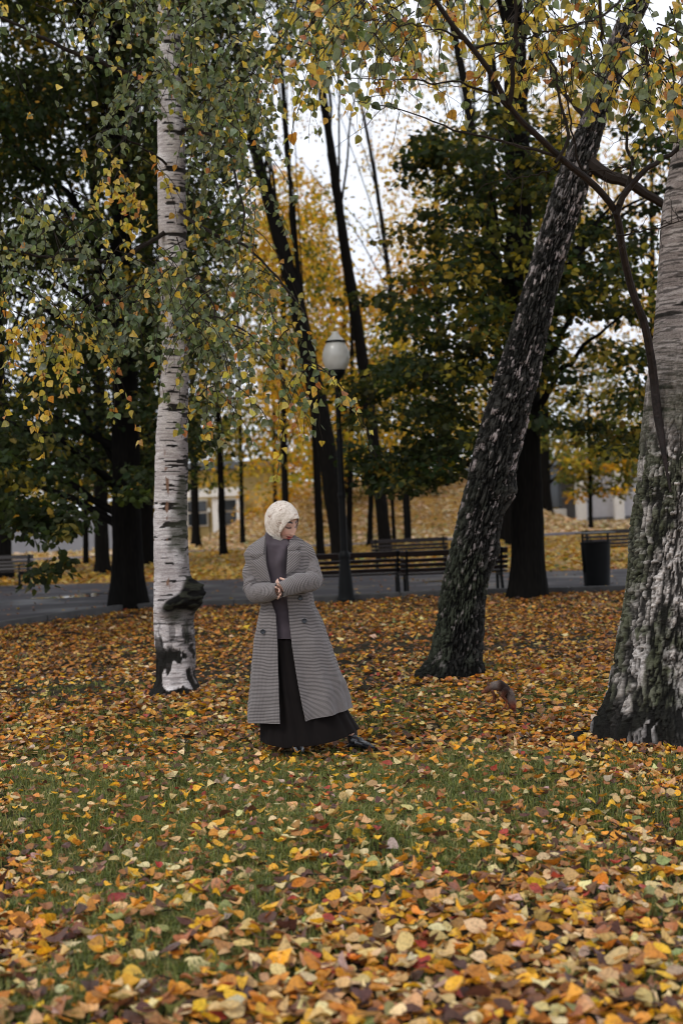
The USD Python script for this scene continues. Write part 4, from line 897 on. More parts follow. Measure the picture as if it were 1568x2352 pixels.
def lay(x, y, size, pal, kind, lift=.02, tilt=.38, fold=.3, curl=.5):
    n = len(x); a = rng.uniform(0, 2 * np.pi, n)
    nn = unit(np.stack([rng.normal(0, tilt, n), rng.normal(0, tilt, n), np.ones(n)], -1))
    z = gz(x, y) + rng.uniform(.003, lift, n) + np.clip(grassiness(x, y), 0, .5) * rng.uniform(0, .10, n)
    return leaf_mesh(np.stack([x, y, z], -1), np.stack([np.cos(a), np.sin(a), rng.normal(0, .2, n)], -1), nn, size, pick(pal, n, rng, .14), kind, fold, curl, rng)
FEET_L, FEET_R = on_ground(826, 1712), on_ground(682, 1716)
def keep_clear(x, y):
    """Nothing under the trunks, on the path or beyond its kerb."""
    ok = ~((y > path_near(x) - .12) & (y < path_far(x) + .1))
    for px, py, r in ((409, 1590, .17), (1042, 1550, .22)):
        c = on_ground(px, py); ok &= np.hypot(x - c[0], y - c[1]) > r
    for b_ in (FEET_L, FEET_R):
        ok &= np.hypot(x - b_[0], y - b_[1]) > .17
    return ok
LIT = MB(); NEAR = []
for kind, n, y0, y1, s0, s1, pal in (("birch", 17000, 4.0, 9.5, .028, .056, WARMN), ("heart", 8500, 4.0, 9.5, .034, .070, WARMN), ("oval", 5000, 4.0, 9.5, .034, .072, WARMN),
                                 ("round", 23500, 9.3, 16, .034, .066, WARMN), ("round", 24500, 9.3, 16, .036, .072, WARMF), ("small", 66000, 15.5, 26.6, .04, .085, WARMF), ("small", 5000, 15.5, 26.6, .06, .11, WARMN),
                                 ("small", 60000, 33, 64, .11, .21, GOLDF), ("small", 52000, 70, 122, .2, .36, [(9, (.60, .46, .29)), (6, (.52, .35, .18)), (1, (.50, .32, .06)), (2, (.25, .14, .06)), (1, (.2, .2, .06))])):
    x, y = scatter(n, y0, y1)
    if y1 < 30:
        gness, so = grassiness(x, y), soil(x, y)
        dens = np.clip(.92 - 1.35 * np.clip(gness, 0, .55), .36, 1) * (1 - .75 * so)
        if y1 < 10: dens = np.clip(dens * (.60 + .22 * sstep(7.0, 4.8, y)), .2, 1)
        ok = (rng.random(n) < dens) & keep_clear(x, y)
    elif y1 < 66:
        ok = (y > path_far(x) + .05) & (y < path2(x) - .1)
        ok &= rng.random(n) < np.clip(.35 + 1.1 * noise2(x, y, .25, 64), 0, 1)
    else:
        ok = (y > path2(x) + 5.6) & (rng.random(n) < .25 + .75 * noise2(x, y, .12, 65) + .8 * (mound(x, y) > .15))
    x, y = x[ok], y[ok]; sz = rng.uniform(s0, s1, len(x)) * rng.uniform(.8, 1.2, len(x)) * (1 + .26 * sstep(8.5, 4.6, y))
    if y0 < 5:
        NEAR.append((kind, x, y, sz, pal))
    else:
        far_ = y1 > 14.0 and kind == "small"
        LIT.add(*lay(x, y, sz, pal, kind, lift=.03 if y1 < 30 else .06, tilt=.45 if y0 < 12 else .5, fold=.35, curl=.6))
# drifts against the trunks
for px, py, rad, m in ((1480, 1690, .50, 700), (1042, 1552, .34, 420), (409, 1592, .26, 320), (1212, 1372, .5, 260), (296, 1400, .5, 260)):
    c = on_ground(px, py) if px != 1480 else at(1560, 1690, DR)[:2]
    a = rng.uniform(0, 2 * np.pi, m); q = rad * (1 + np.abs(rng.normal(0, .28, m)))
    v_, f_, c_ = lay(c[0] + q * np.cos(a), c[1] + q * np.sin(a), rng.uniform(.035, .07, m), WARMN if py > 1500 else WARMF, "round", lift=.05, tilt=.6, fold=.4, curl=.8); LIT.add(v_, f_, c_)
# a few on the path
x, y = scatter(5200, 22, 37); ok = (y > path_near(x)) & (y < path_far(x)) & (rng.random(len(x)) < .20 + .8 * sstep(1.2, .2, np.minimum(y - path_near(x), path_far(x) - y)))
n = ok.sum(); v_, f_, c_ = lay(x[ok], y[ok], rng.uniform(.05, .1, n), WARMF, "small", lift=.012, tilt=.15); v_[:, 2] += .035; LIT.add(v_, f_, c_)
litter = thing("fallen_leaves", "carpet of yellow, orange and brown fallen leaves over the lawn and path edges", "fallen leaves", (0, 0, 0), kind="stuff")
NR = MB(); cand = []
for kind, x, y, sz, pal in NEAR:
    px, py = px_of(x, y)
    vis = (px > 15) & (px < 1550) & (py < 2345)
    sc = np.where(vis, sz / y * (EYE / y) ** .5, 0); cand.append((kind, x, y, sz, pal, sc))
cut = np.sort(np.concatenate([c[5] for c in cand]))[-300]
for kind, x, y, sz, pal, sc in cand:
    b = sc >= cut
    v_, f_, c_ = lay(x[~b], y[~b], sz[~b], pal, kind, lift=.04, tilt=.48, fold=.4, curl=.9); NR.add(v_, f_, c_)
    for i in np.nonzero(b)[0]:
        v_, f_, c_ = lay(x[i:i + 1], y[i:i + 1], sz[i:i + 1], pal, kind, lift=.05, tilt=.38, fold=.35, curl=.8)
        v_[:, 2] += .012
        obj("leaf", (v_, f_), LITTER, litter, col=c_)
NR.add(LIT.mesh()[0], LIT.mesh()[1], LIT.col())
obj("leaf_carpet", NR.mesh(), LITTER, litter, col=NR.col(), kind="stuff")

def grass(n, y0, y1, hmin, hmax, wid):
    m = n // 14
    x, y = scatter(m, y0, y1)
    g = grassiness(x, y) - .4 * soil(x, y)
    ok = (rng.random(m) < np.clip(.20 + 1.6 * g, .05, 1)) & keep_clear(x, y) & (y < path_near(x) - .25); x, y = x[ok], y[ok]; g = g[ok]; m = len(x)
    k = 14; x = np.repeat(x, k) + rng.normal(0, .022, m * k); y = np.repeat(y, k) + rng.normal(0, .022, m * k); g = np.repeat(g, k); m = len(x)
    hgt = rng.uniform(hmin, hmax, m) * (.65 + 1.0 * np.clip(g, 0, .5)); az = rng.uniform(0, 2 * np.pi, m); lean = rng.uniform(.2, 1.15, m)
    d = np.stack([np.cos(az), np.sin(az), np.zeros(m)], -1); s = np.stack([-np.sin(az), np.cos(az), np.zeros(m)], -1)
    p = np.stack([x, y, gz(x, y) - .004], -1); w = wid * rng.uniform(.6, 1.2, m)[:, None]; up_ = np.array([0, 0, 1.0])
    h1 = hgt[:, None]; l1 = lean[:, None]
    a, b = p - s * w, p + s * w
    c_, d_ = p + d * h1 * l1 * .25 + up_ * h1 * .6 - s * w * .8, p + d * h1 * l1 * .25 + up_ * h1 * .6 + s * w * .8
    e = p + d * h1 * l1 * .9 + up_ * h1 * (1.02 - .38 * l1)
    v = np.stack([a, b, c_, d_, e], 1).reshape(-1, 3)
    o = (np.arange(m) * 5)[:, None, None]; f = (o + np.array([[0, 1, 3], [0, 3, 2], [2, 3, 4]])[None]).reshape(-1, 3)
    col = pick([(5, (.105, .130, .032)), (4, (.15, .170, .042)), (2, (.21, .22, .055)), (2, (.30, .26, .09)), (1, (.05, .07, .022))], m, rng, .15)
    return v, f, np.repeat(col, 5, 0)
# bits of twig among the leaves
x, y = scatter(260, 4.2, 13); L = rng.uniform(.05, .28, len(x)); a = rng.uniform(0, np.pi, len(x)); t_ = np.linspace(-.5, .5, 6)
P_ = np.stack([x[:, None] + L[:, None] * t_ * np.cos(a)[:, None], y[:, None] + L[:, None] * t_ * np.sin(a)[:, None], gz(x, y)[:, None] + .035 + rng.uniform(-.012, .02, (len(x), 6))], -1) + rng.normal(0, .004, (len(x), 6, 3))
tv, tq = tubes((P_, np.broadcast_to(np.linspace(.0035, .0015, 6), (len(x), 6))), 5)
obj("fallen_twigs", (tv, tq), TWIGM, kind="stuff", label="thin dark twigs lying among the fallen leaves", cat="twigs")
GRS = MB()
GRS.add(*grass(190000, 4.0, 9.6, .028, .09, .0030)); GRS.add(*grass(90000, 9.4, 15, .028, .075, .0042)); GRS.add(*grass(16000, 14.5, 24, .03, .06, .005))
obj("grass", GRS.mesh(), GRASSM, col=GRS.col(), kind="stuff", label="short green grass showing between the fallen leaves", cat="grass")
# ---------------------------------------------------------------- the person
DP, PXM = 9.62, FPX / 9.62
def W(px, py, dep=0.0):
    """Point on the person's plane (dep metres behind it)."""
    return at(px, py, DP + np.asarray(dep, float))
from manifold3d import Manifold
def skel(bones, seg=20, length=.012, it=12):
    """One smooth closed body from bones ((p, r), (q, r), ...): hulls of spheres, joined, refined and smoothed."""
    S = lambda p, r: Manifold.sphere(r, seg).translate([float(c) for c in p])
    m = Manifold.batch_boolean([Manifold.batch_hull([S(p, r) for p, r in b]) for b in bones], manifold3d.OpType.Add)
    m = m.refine_to_length(length).to_mesh()
    t = trimesh.Trimesh(m.vert_properties[:, :3], m.tri_verts, process=True)
    e = t.edges_unique[t.edges_unique_length > 1e-7]; deg = np.maximum(np.bincount(e.ravel(), minlength=len(t.vertices)), 1)[:, None]
    v = np.array(t.vertices)
    for k in range(it):
        for w in (.5, -.52):
            acc = np.zeros_like(v); np.add.at(acc, e[:, 0], v[e[:, 1]] - v[e[:, 0]]); np.add.at(acc, e[:, 1], v[e[:, 0]] - v[e[:, 1]])
            v = v + w * acc / deg
    t.vertices = v
    return t
def to_man(t):
    return Manifold(manifold3d.Mesh(np.asarray(t.vertices, np.float32), np.asarray(t.faces, np.uint32)))
def solidify(v, f, t, g=None):
    """Gives a sheet thickness t inwards; open edges are closed."""
    f = np.asarray(f)
    if f.shape[1] == 4: f = np.vstack([f[:, [0, 1, 2]], f[:, [0, 2, 3]]])
    n = np.zeros_like(v); fn = np.cross(v[f[:, 1]] - v[f[:, 0]], v[f[:, 2]] - v[f[:, 0]])
    for k in range(3): np.add.at(n, f[:, k], fn)
    n = unit(n); N = len(v)
    e = np.vstack([f[:, [0, 1]], f[:, [1, 2]], f[:, [2, 0]]]); key = {}
    s = np.sort(e, 1); _, idx, cnt = np.unique(s, axis=0, return_index=True, return_counts=True)
    b = e[idx[cnt == 1]]
    side = np.vstack([np.stack([b[:, 1], b[:, 0], b[:, 0] + N], -1), np.stack([b[:, 1], b[:, 0] + N, b[:, 1] + N], -1)])
    return np.vstack([v, v - n * t]), np.vstack([f, f[:, ::-1] + N, side]), (None if g is None else np.vstack([g, g]))

SKIN = M("skin", {"a": ("attribute", {"attribute": "tint"}), "p": ("principled_bsdf", {"roughness": .45, "subsurface_weight": .12, "subsurface_radius": (.6, .25, .15), "subsurface_scale": .006})}, [("a.color", "p.base_color")])
def cloth(name, rgb, rough=.9, sheen=.15, bscale=350.0):
    return M(name, {"g": ("attribute", {"attribute": "grain"}), "n": ("noise_texture", {"scale": 9.0, "detail": 4.0}), "n2": ("noise_texture", {"scale": bscale, "detail": 2.0}),
        "r": ("rgb_ramp", {"ramp": [(.3, [c * .8 for c in rgb]), (.7, [c * 1.2 for c in rgb])]}), "b": ("bump", {"strength": .3, "distance": .003}), "p": ("principled_bsdf", {"roughness": rough, "sheen_weight": sheen, "specular_ior_level": .2})},
        [("g.vector", "n.vector"), ("g.vector", "n2.vector"), ("n.fac", "r.fac"), ("r.color", "p.base_color"), ("n2.fac", "b.height"), ("b.normal", "p.normal")])
PER = 1 / .0098
COATM = M("checked_wool", {"g": ("attribute", {"attribute": "grain"}), "s": ("separate_xyz", {}),
    "wn": ("noise_texture", {"scale": 25.0, "detail": 2.0}), "wm": ("math", {"math_type": "multiply_add", "value2": .0022}),
    "vx": ("math", {"math_type": "multiply", "value2": PER}), "fx": ("math", {"math_type": "fraction"}), "rx": ("rgb_ramp", {"ramp": [(.0, (0, 0, 0)), (.42, (0, 0, 0)), (.5, (1, 1, 1)), (.92, (1, 1, 1)), (1.0, (0, 0, 0))]}),
    "vy": ("math", {"math_type": "multiply", "value2": PER}), "fy": ("math", {"math_type": "fraction"}), "ry": ("rgb_ramp", {"ramp": [(.0, (0, 0, 0)), (.44, (0, 0, 0)), (.54, (1, 1, 1)), (.90, (1, 1, 1)), (1.0, (0, 0, 0))]}),
    "hx": ("math", {"math_type": "multiply", "value2": .24}), "sum": ("math", {"math_type": "multiply_add", "value2": .76}),
    "c": ("rgb_ramp", {"ramp": [(.0, (.062, .055, .055)), (.28, (.088, .078, .078)), (.70, (.215, .194, .188)), (1.0, (.275, .25, .243))]}),
    "n2": ("noise_texture", {"scale": 420.0, "detail": 2.0}), "b": ("bump", {"strength": .3, "distance": .003}),
    "p": ("principled_bsdf", {"roughness": .92, "sheen_weight": .12, "specular_ior_level": .15})},
    [("g.vector", "wn.vector"), ("g.vector", "s.vector"), ("wn.fac", "wm.value1"), ("s.y", "wm.value3"), ("s.x", "vx.value1"), ("vx.value", "fx.value1"), ("fx.value", "rx.fac"), ("wm.value", "vy.value1"), ("vy.value", "fy.value1"), ("fy.value", "ry.fac"),
     ("rx.color", "hx.value1"), ("ry.color", "sum.value1"), ("hx.value", "sum.value3"), ("sum.value", "c.fac"), ("c.color", "p.base_color"), ("g.vector", "n2.vector"), ("n2.fac", "b.height"), ("b.normal", "p.normal")])
SWEATM = cloth("plum_grey_knit", (.060, .047, .056), .95, .25)
SKIRTM = cloth("black_brown_skirt_cloth", (.0062, .0042, .0040), .9, .0)
LEATHER = M("black_leather", {"p": ("principled_bsdf", {"base_color": (.010, .011, .014), "roughness": .28, "coat_weight": .3})})
BUTTON = M("dark_button", {"p": ("principled_bsdf", {"base_color": (.012, .016, .022), "roughness": .3})})
SCARFM = M("patterned_silk", {"g": ("attribute", {"attribute": "grain"}), "d": ("noise_texture", {"scale": 30.0, "detail": 2.0}), "ad": ("mix", {"mix_type": "linear_light", "fac": .035}),
    "mp": ("mapping", {"scale": (46, 46, 19), "rotation": (0, .35, 0)}), "v": ("voronoi_texture", {"scale": 1.0, "feature": "f1"}),
    "r": ("rgb_ramp", {"ramp": [(.0, (.13, .055, .035)), (.17, (.24, .15, .10)), (.28, (.56, .48, .41)), (.48, (.66, .60, .53)), (.60, (.32, .245, .18)), (.70, (.60, .53, .46)), (1.0, (.66, .60, .53))]}),
    "z": ("separate_xyz", {}), "pl": ("map_range", {"from_min": -.055, "from_max": -.085, "to_min": 0.0, "to_max": .85, "clamp": True}), "mix": ("mix", {"color2": (.56, .54, .49)}),
    "p": ("principled_bsdf", {"roughness": .5, "sheen_weight": .1})},
    [("g.vector", "d.vector"), ("g.vector", "ad.color1"), ("d.color", "ad.color2"), ("ad.color", "mp.vector"), ("mp.vector", "v.vector"), ("v.distance", "r.fac"), ("r.color", "mix.color1"), ("g.vector", "z.vector"), ("z.z", "pl.value"), ("pl.result", "mix.fac"), ("mix.color", "p.base_color")])

pers = thing("person", "person in patterned headscarf and long checked coat, hands clasped, looking down among fallen leaves", "person", W(690, 1720))
# --- head, in its own frame: s her left, f forward, u up
YAW, PITCH, TILT = math.radians(49), math.radians(25), math.radians(4)
fh = np.array([math.sin(YAW), -math.cos(YAW), 0]); sh = np.array([math.cos(YAW), math.sin(YAW), 0]); zz = np.array([0, 0, 1.0])
hf = fh * math.cos(PITCH) - zz * math.sin(PITCH); hu = zz * math.cos(PITCH) + fh * math.sin(PITCH)
hs_ = sh * math.cos(TILT) + hu * math.sin(TILT); hu = hu * math.cos(TILT) - sh * math.sin(TILT)
HC = W(650, 1201, .0); HS = 1.10
def head_world(p): p = np.asarray(p) * HS; return HC + p[:, :1] * hs_ + p[:, 1:2] * hf + p[:, 2:] * hu
nt, npj = 130, 180
tt, pp = np.meshgrid(np.linspace(0, np.pi, nt), np.arange(npj) * 2 * np.pi / npj, indexing="ij")
dirs = np.stack([np.sin(tt) * np.sin(pp), np.sin(tt) * np.cos(pp), np.cos(tt)], -1)
e = dirs * [.073, .096, .113]
x_, y_, z_ = e[..., 0].copy(), e[..., 1].copy(), e[..., 2].copy()
z_ = z_ - .026 * sstep(-.075, -.113, z_) * sstep(-.02, .04, y_)
lowz = sstep(-.01, -.115, z_); x_ *= 1 - .30 * lowz * sstep(-.05, .05, y_)
fr = sstep(0, .05, y_)
y_ += fr * (.012 * sstep(.0, -.11, z_) * sstep(.05, 0, np.abs(x_)))
y_ = np.where(y_ > .072, .072 + (y_ - .072) * .75, y_)
G = lambda a, b, sa, sb: np.exp(-((x_ - a) / sa) ** 2 - ((z_ - b) / sb) ** 2)
feat = .014 * np.exp(-(x_ / .020) ** 2) * sstep(-.144, -.122, z_) * sstep(-.090, -.110, z_)                       # chin
nz = .85 * sstep(.026, -.030, z_) * sstep(-.043, -.033, z_)
feat = feat + (.006 + .020 * nz) * np.exp(-(x_ / (.0075 + .0055 * nz)) ** 2) * sstep(.04, .02, z_) * sstep(-.045, -.036, z_)  # nose
feat = feat + .008 * (G(.013, -.033, .007, .007) + G(-.013, -.033, .007, .007))
feat = feat - .011 * (G(.031, .012, .015, .011) + G(-.031, .012, .015, .011)) + .0055 * (G(.031, .008, .011, .008) + G(-.031, .008, .011, .008))
feat = feat + .0045 * (G(.032, .033, .020, .007) + G(-.032, .033, .020, .007)) + .007 * (G(.040, -.034, .018, .018) + G(-.040, -.034, .018, .018))
smile = z_ - 9.0 * x_ ** 2
feat = feat + (.0075 * np.exp(-((smile + .0545) / .0055) ** 2) + .0085 * np.exp(-((smile + .0695) / .0065) ** 2) - .006 * np.exp(-((smile + .0615) / .0028) ** 2)) * sstep(.031, .019, np.abs(x_))
feat = feat - .004 * (G(.031, -.051, .006, .010) + G(-.031, -.051, .006, .010))
y_ += fr * feat
hv = np.stack([x_, y_, z_], -1).reshape(-1, 3)
ii, jj = np.meshgrid(np.arange(nt - 1), np.arange(npj), indexing="ij"); kk = (jj + 1) % npj
hq = np.stack([ii * npj + jj, (ii + 1) * npj + jj, (ii + 1) * npj + kk, ii * npj + kk], -1).reshape(-1, 4)
ht = trimesh.Trimesh(hv, np.vstack([hq[:, [0, 1, 2]], hq[:, [0, 2, 3]]]), process=True); ht.merge_vertices(); ht.update_faces(ht.nondegenerate_faces())
if ht.volume < 0: ht.invert()
ht.vertices = head_world(np.array(ht.vertices))
# --- skeleton: torso, legs, arms, hands
neck0, neck1 = W(650, 1248, .03), HC - hu * .07 - hf * .01
pel, che = W(676, 1440, .02), W(652, 1310, .02)
shR, shL = W(588, 1276, .03), W(700, 1266, .03)
elR, elL = W(581, 1352, -.035), W(717, 1326, -.035)
wrR, wrL = W(612, 1358, -.190), W(671, 1346, -.205)
def foot(px, py):
    g_ = on_ground(px, py); return np.array([g_[0], g_[1], float(gz(g_[0], g_[1])) + .004])
FR, FL = foot(680, 1706), foot(803, 1698); DR_, DL_ = unit([.10, -.75, 0]), unit([.62, -.78, 0])
hipR, hipL = W(655, 1455, .02), W(700, 1455, .02); knR, knL = W(665, 1580, -.02), W(745, 1575, .03); anR, anL = FR + DR_ * .03 + [0, 0, .09], FL + DL_ * .03 + [0, 0, .09]
bones = [[(pel, .105), (W(662, 1375, .02), .09)], [(W(662, 1375, .02), .09), (che, .092)], [(che + [-.06, .01, 0], .082), (che + [.06, .01, 0], .082)], [(shR, .045), (che, .08)], [(shL, .045), (che, .08)],
         [(neck0, .055), (neck1, .050)], [(shR, .036), (elR, .024)], [(elR, .024), (wrR, .024)], [(shL, .036), (elL, .024)], [(elL, .024), (wrL, .024)],
         [(hipR, .085), (knR, .055)], [(knR, .050), (anR, .028)], [(hipL, .085), (knL, .045)], [(knL, .045), (anL, .026)]]
torso = skel(bones, 20, .02, 10)
# hands: palm, four fingers of different length, thumb. along: wrist to knuckles, across: index side, back: back of the hand
def hand(wrist, along, across, bend, thumb, sc=.82):
    along = unit(along); across = unit(across - along * (across @ along)); back = np.cross(across, along)
    B = [[(wrist, .024 * sc), (wrist + along * .03 * sc + across * .018 * sc, .017 * sc), (wrist + along * .03 * sc - across * .018 * sc, .016 * sc)]]
    kn = [wrist + sc * (along * (.082 - .004 * abs(k - 1)) + across * (.030 - .020 * k)) for k in range(4)]
    B.append([(wrist + along * .03 * sc + across * .018 * sc, .017 * sc), (wrist + along * .03 * sc - across * .018 * sc, .016 * sc), (kn[0], .0115 * sc), (kn[3], .0105 * sc)])
    for k in range(4):
        p, a = kn[k], 0.0; ln = ((.042, .026, .020), (.046, .029, .021), (.043, .027, .020), (.034, .021, .018))[k]
        for j in range(3):
            a += bend[k][j]; dr = along * math.cos(a) - back * math.sin(a) + across * (.10 - .07 * k) * (j == 0)
            q = p + unit(dr) * ln[j] * sc; r = (.0098, .0088, .0080, .0072)
            B.append([(p, r[j] * sc * (1 - .08 * (k == 3))), (q, r[j + 1] * sc * (1 - .08 * (k == 3)))]); p = q
    p = wrist + along * .022 * sc + across * .022 * sc
    for j, (dr, l) in enumerate(zip(thumb, (.040, .032, .026))):
        dv = unit(along * dr[0] + across * dr[1] - back * dr[2]); q = p + dv * l * sc
        B.append([(p, (.015, .0115, .0098)[j] * sc), (q, (.0115, .0098, .008)[j] * sc)]); p = q
    return skel(B, 14, .0035, 5)
hR = hand(wrR, np.array([.93, -.30, -.05]), np.array([-.05, -.5, .85]), [(.35, .7, .4)] * 2 + [(.45, .8, .5)] * 2, [(.7, .6, .3), (.9, .3, .3), (1, .1, .3)])
hL = hand(wrL, np.array([-.80, -.40, -.10]), np.array([-.25, -.75, .6]), [(.6, .9, .5), (.7, .9, .5), (.75, .9, .5), (.8, .9, .5)], [(.6, .6, .4), (.8, .2, .7), (.7, .0, .8)])
body = Manifold.batch_boolean([to_man(x) for x in (torso, ht, hR, hL)], manifold3d.OpType.Add).to_mesh()
bv, bf = np.array(body.vert_properties[:, :3], float), np.array(body.tri_verts)
# skin colours by place
hl = (bv - HC) / HS; lx_, ly_, lz_ = hl @ hs_, hl @ hf, hl @ hu
isface = (ly_ > .02) & (np.abs(lx_) < .08) & (lz_ > -.13) & (lz_ < .12)
c = np.broadcast_to([.56, .345, .265], bv.shape).copy()
c = mixc(c, [.56, .25, .20], .55 * np.exp(-(((np.abs(lx_) - .040) / .02) ** 2) - ((lz_ + .035) / .02) ** 2) * isface)
sm = lz_ - 9.0 * lx_ ** 2
lip = sstep(.027, .020, np.abs(lx_)) * sstep(-.0775, -.073, sm) * sstep(-.0495, -.0532, sm) * isface
c = mixc(c, [.33, .06, .055], lip * .95)
c = mixc(c, [.10, .02, .02], np.exp(-((sm + .0615) / .0024) ** 2) * sstep(.032, .024, np.abs(lx_)) * isface)
bx_ = np.abs(lx_); brow = np.exp(-((lz_ - .036 - .006 * np.sin((bx_ - .012) / .042 * np.pi)) / (.0054 - .0022 * sstep(.03, .052, bx_))) ** 2) * sstep(.009, .014, bx_) * sstep(.054, .047, bx_) * isface
c = mixc(c, [.020, .013, .011], np.clip(brow * 1.3, 0, 1))
lash = np.exp(-((lz_ - .0035 - 14 * (bx_ - .031) ** 2) / .0046) ** 2) * sstep(.012, .017, bx_) * sstep(.051, .046, bx_) * isface
c = mixc(c, [.016, .010, .009], np.clip(lash * 1.4, 0, 1))
lid = np.exp(-((bx_ - .031) / .015) ** 2 - ((lz_ - .013) / .008) ** 2) * isface
c = mixc(c, [.27, .13, .10], lid * .6)
hairline = sstep(.068, .074, lz_) * isface
c = mixc(c, [.035, .020, .014], hairline)
nails = 0
obj("body", (bv, bf), SKIN, pers, smooth=True, col=c, world=True)

# --- headscarf
tt, pp = np.meshgrid(np.linspace(0.0, np.pi, 130), np.arange(180) * 2 * np.pi / 180, indexing="ij")
dirs = np.stack([np.sin(tt) * np.sin(pp), np.sin(tt) * np.cos(pp), np.cos(tt)], -1)
ev = dirs * [.089, .118, .131] + [0, -.014, .003]
sx_, sy_, sz_ = ev[..., 0].copy(), ev[..., 1].copy(), ev[..., 2].copy()
sz_ = np.where(sz_ < 0, sz_ * 1.16, sz_); lw = sstep(-.02, -.14, sz_)
sx_ *= 1 - .10 * lw; sy_ = np.where(sy_ > 0, sy_ * (1 - .03 * lw), sy_ * (1.03 - .22 * lw))
pk = np.exp(-(sx_ / .035) ** 2 - ((sz_ - .072) / .03) ** 2) * (sy_ > 0); sy_ += .022 * pk; sz_ += .006 * pk       # the peak over the forehead
q0 = np.array([-.062, .045, -.085])                                                                                  # folds run together under her right cheek
dv = np.stack([sx_, sy_, sz_], -1) - q0; an = np.arctan2(dv[..., 2], -dv[..., 1] + .3 * dv[..., 0]); ds = np.linalg.norm(dv, axis=-1)
wv = an * 5.5 + 1.2 * meshkit.fbm(np.stack([sx_ * 8, sy_ * 8, sz_ * 8], -1), 2, 3)
fold = (.6 * np.sin(2 * wv) - 2.0 * np.exp(-(np.sin(wv) / .38) ** 2)) * np.exp(-(np.maximum(ds - .05, 0) / .10) ** 2) * sstep(.02, .06, ds)     # long creases drawn together under the cheek
rn = unit(np.stack([sx_, sy_, sz_], -1)); P3 = np.stack([sx_, sy_, sz_], -1) + rn * (.0060 * fold + .003 * (meshkit.fbm(rn * 5, 3, 7) - .5))[..., None]
gq_ = np.stack([ii * 180 + jj, (ii + 1) * 180 + jj, (ii + 1) * 180 + kk, ii * 180 + kk], -1).reshape(-1, 4)
sv = P3.reshape(-1, 3); sf = np.vstack([gq_[:, [0, 1, 2]], gq_[:, [0, 2, 3]]])
st = trimesh.Trimesh(sv, sf, process=True); st.update_faces(st.nondegenerate_faces())
if st.volume < 0: st.invert()
def clip(v, f, s):
    """The part of a sheet where s > 0, cut cleanly along s = 0."""
    v, f, s = list(map(np.asarray, (v, f, s))); out, nv, cache = [], list(v), {}
    def cut(a, b):
        k = (min(a, b), max(a, b))
        if k not in cache:
            t = s[a] / (s[a] - s[b]); nv.append(v[a] + (v[b] - v[a]) * t); cache[k] = len(nv) - 1
        return cache[k]
    for t in f:
        n = sum(s[t] > 0)
        if n == 3: out.append(t)
        elif n:
            k = int(np.argmax(s[t] > 0)) if n == 1 else int(np.argmin(s[t] > 0)); a, b, c = t[k], t[(k + 1) % 3], t[(k + 2) % 3]
            ab, ca = cut(a, b), cut(c, a)
            out += [(a, ab, ca)] if n == 1 else [(ab, b, c), (ab, c, ca)]
    m = trimesh.Trimesh(np.array(nv), np.array(out), process=False); m.remove_unreferenced_vertices(); m.update_faces(m.nondegenerate_faces(1e-7)); return np.array(m.vertices), np.array(m.faces)
vv_ = np.array(st.vertices)
fs = np.where(vv_[:, 1] > -.01, (vv_[:, 0] / (.067 - .014 * sstep(-.03, -.11, vv_[:, 2]))) ** 2 + ((vv_[:, 2] + .026) / .102) ** 2 - 1, 1.0)
sv, sf = clip(vv_, st.faces, fs); sv, sf = clip(sv, sf, sv[:, 2] + .138)
m_ = trimesh.Trimesh(sv, sf, process=False); m_ = max(m_.split(only_watertight=False), key=lambda c_: len(c_.faces)); sv, sf = np.array(m_.vertices), np.array(m_.faces)
v2, f2, g2 = solidify(sv, sf, .004, sv)
obj("headscarf", (head_world(v2), f2), SCARFM, pers, smooth=True, vec=g2, world=True)
nk = [(np.array([0, .002, -.078]), .052, .062), (np.array([0, .014, -.112]), .057, .066), (np.array([0, .028, -.142]), .061, .068), (np.array([0, .042, -.178]), .068, .072)]
a = np.linspace(0, 2 * np.pi, 73)[:-1]
nv = np.concatenate([np.stack([c_[0] + rx * np.sin(a), c_[1] + ry * np.cos(a), np.full(72, c_[2])], -1) for c_, rx, ry in [(np.array([0, *spline([(k[0][1], k[0][2], k[1], k[2]) for k in nk], 24)[i][:2]]), *spline([(k[0][1], k[0][2], k[1], k[2]) for k in nk], 24)[i][2:]) for i in range(24)]])
nv = nv + unit(nv * [1, 1, 0]) * (.004 * np.sin(nv[:, 2] * 190 + 2.2 * np.sin(np.tile(a, 24)) + 1)[:, None])
ni, nj = np.meshgrid(np.arange(23), np.arange(72), indexing="ij")
nq = np.stack([ni * 72 + nj, (ni + 1) * 72 + nj, (ni + 1) * 72 + (nj + 1) % 72, ni * 72 + (nj + 1) % 72], -1).reshape(-1, 4)
v2, f2, g2 = solidify(nv, nq[:, ::-1], .004, nv)
obj("scarf_wrap", (head_world(v2), f2), SCARFM, pers, smooth=True, vec=g2, world=True)

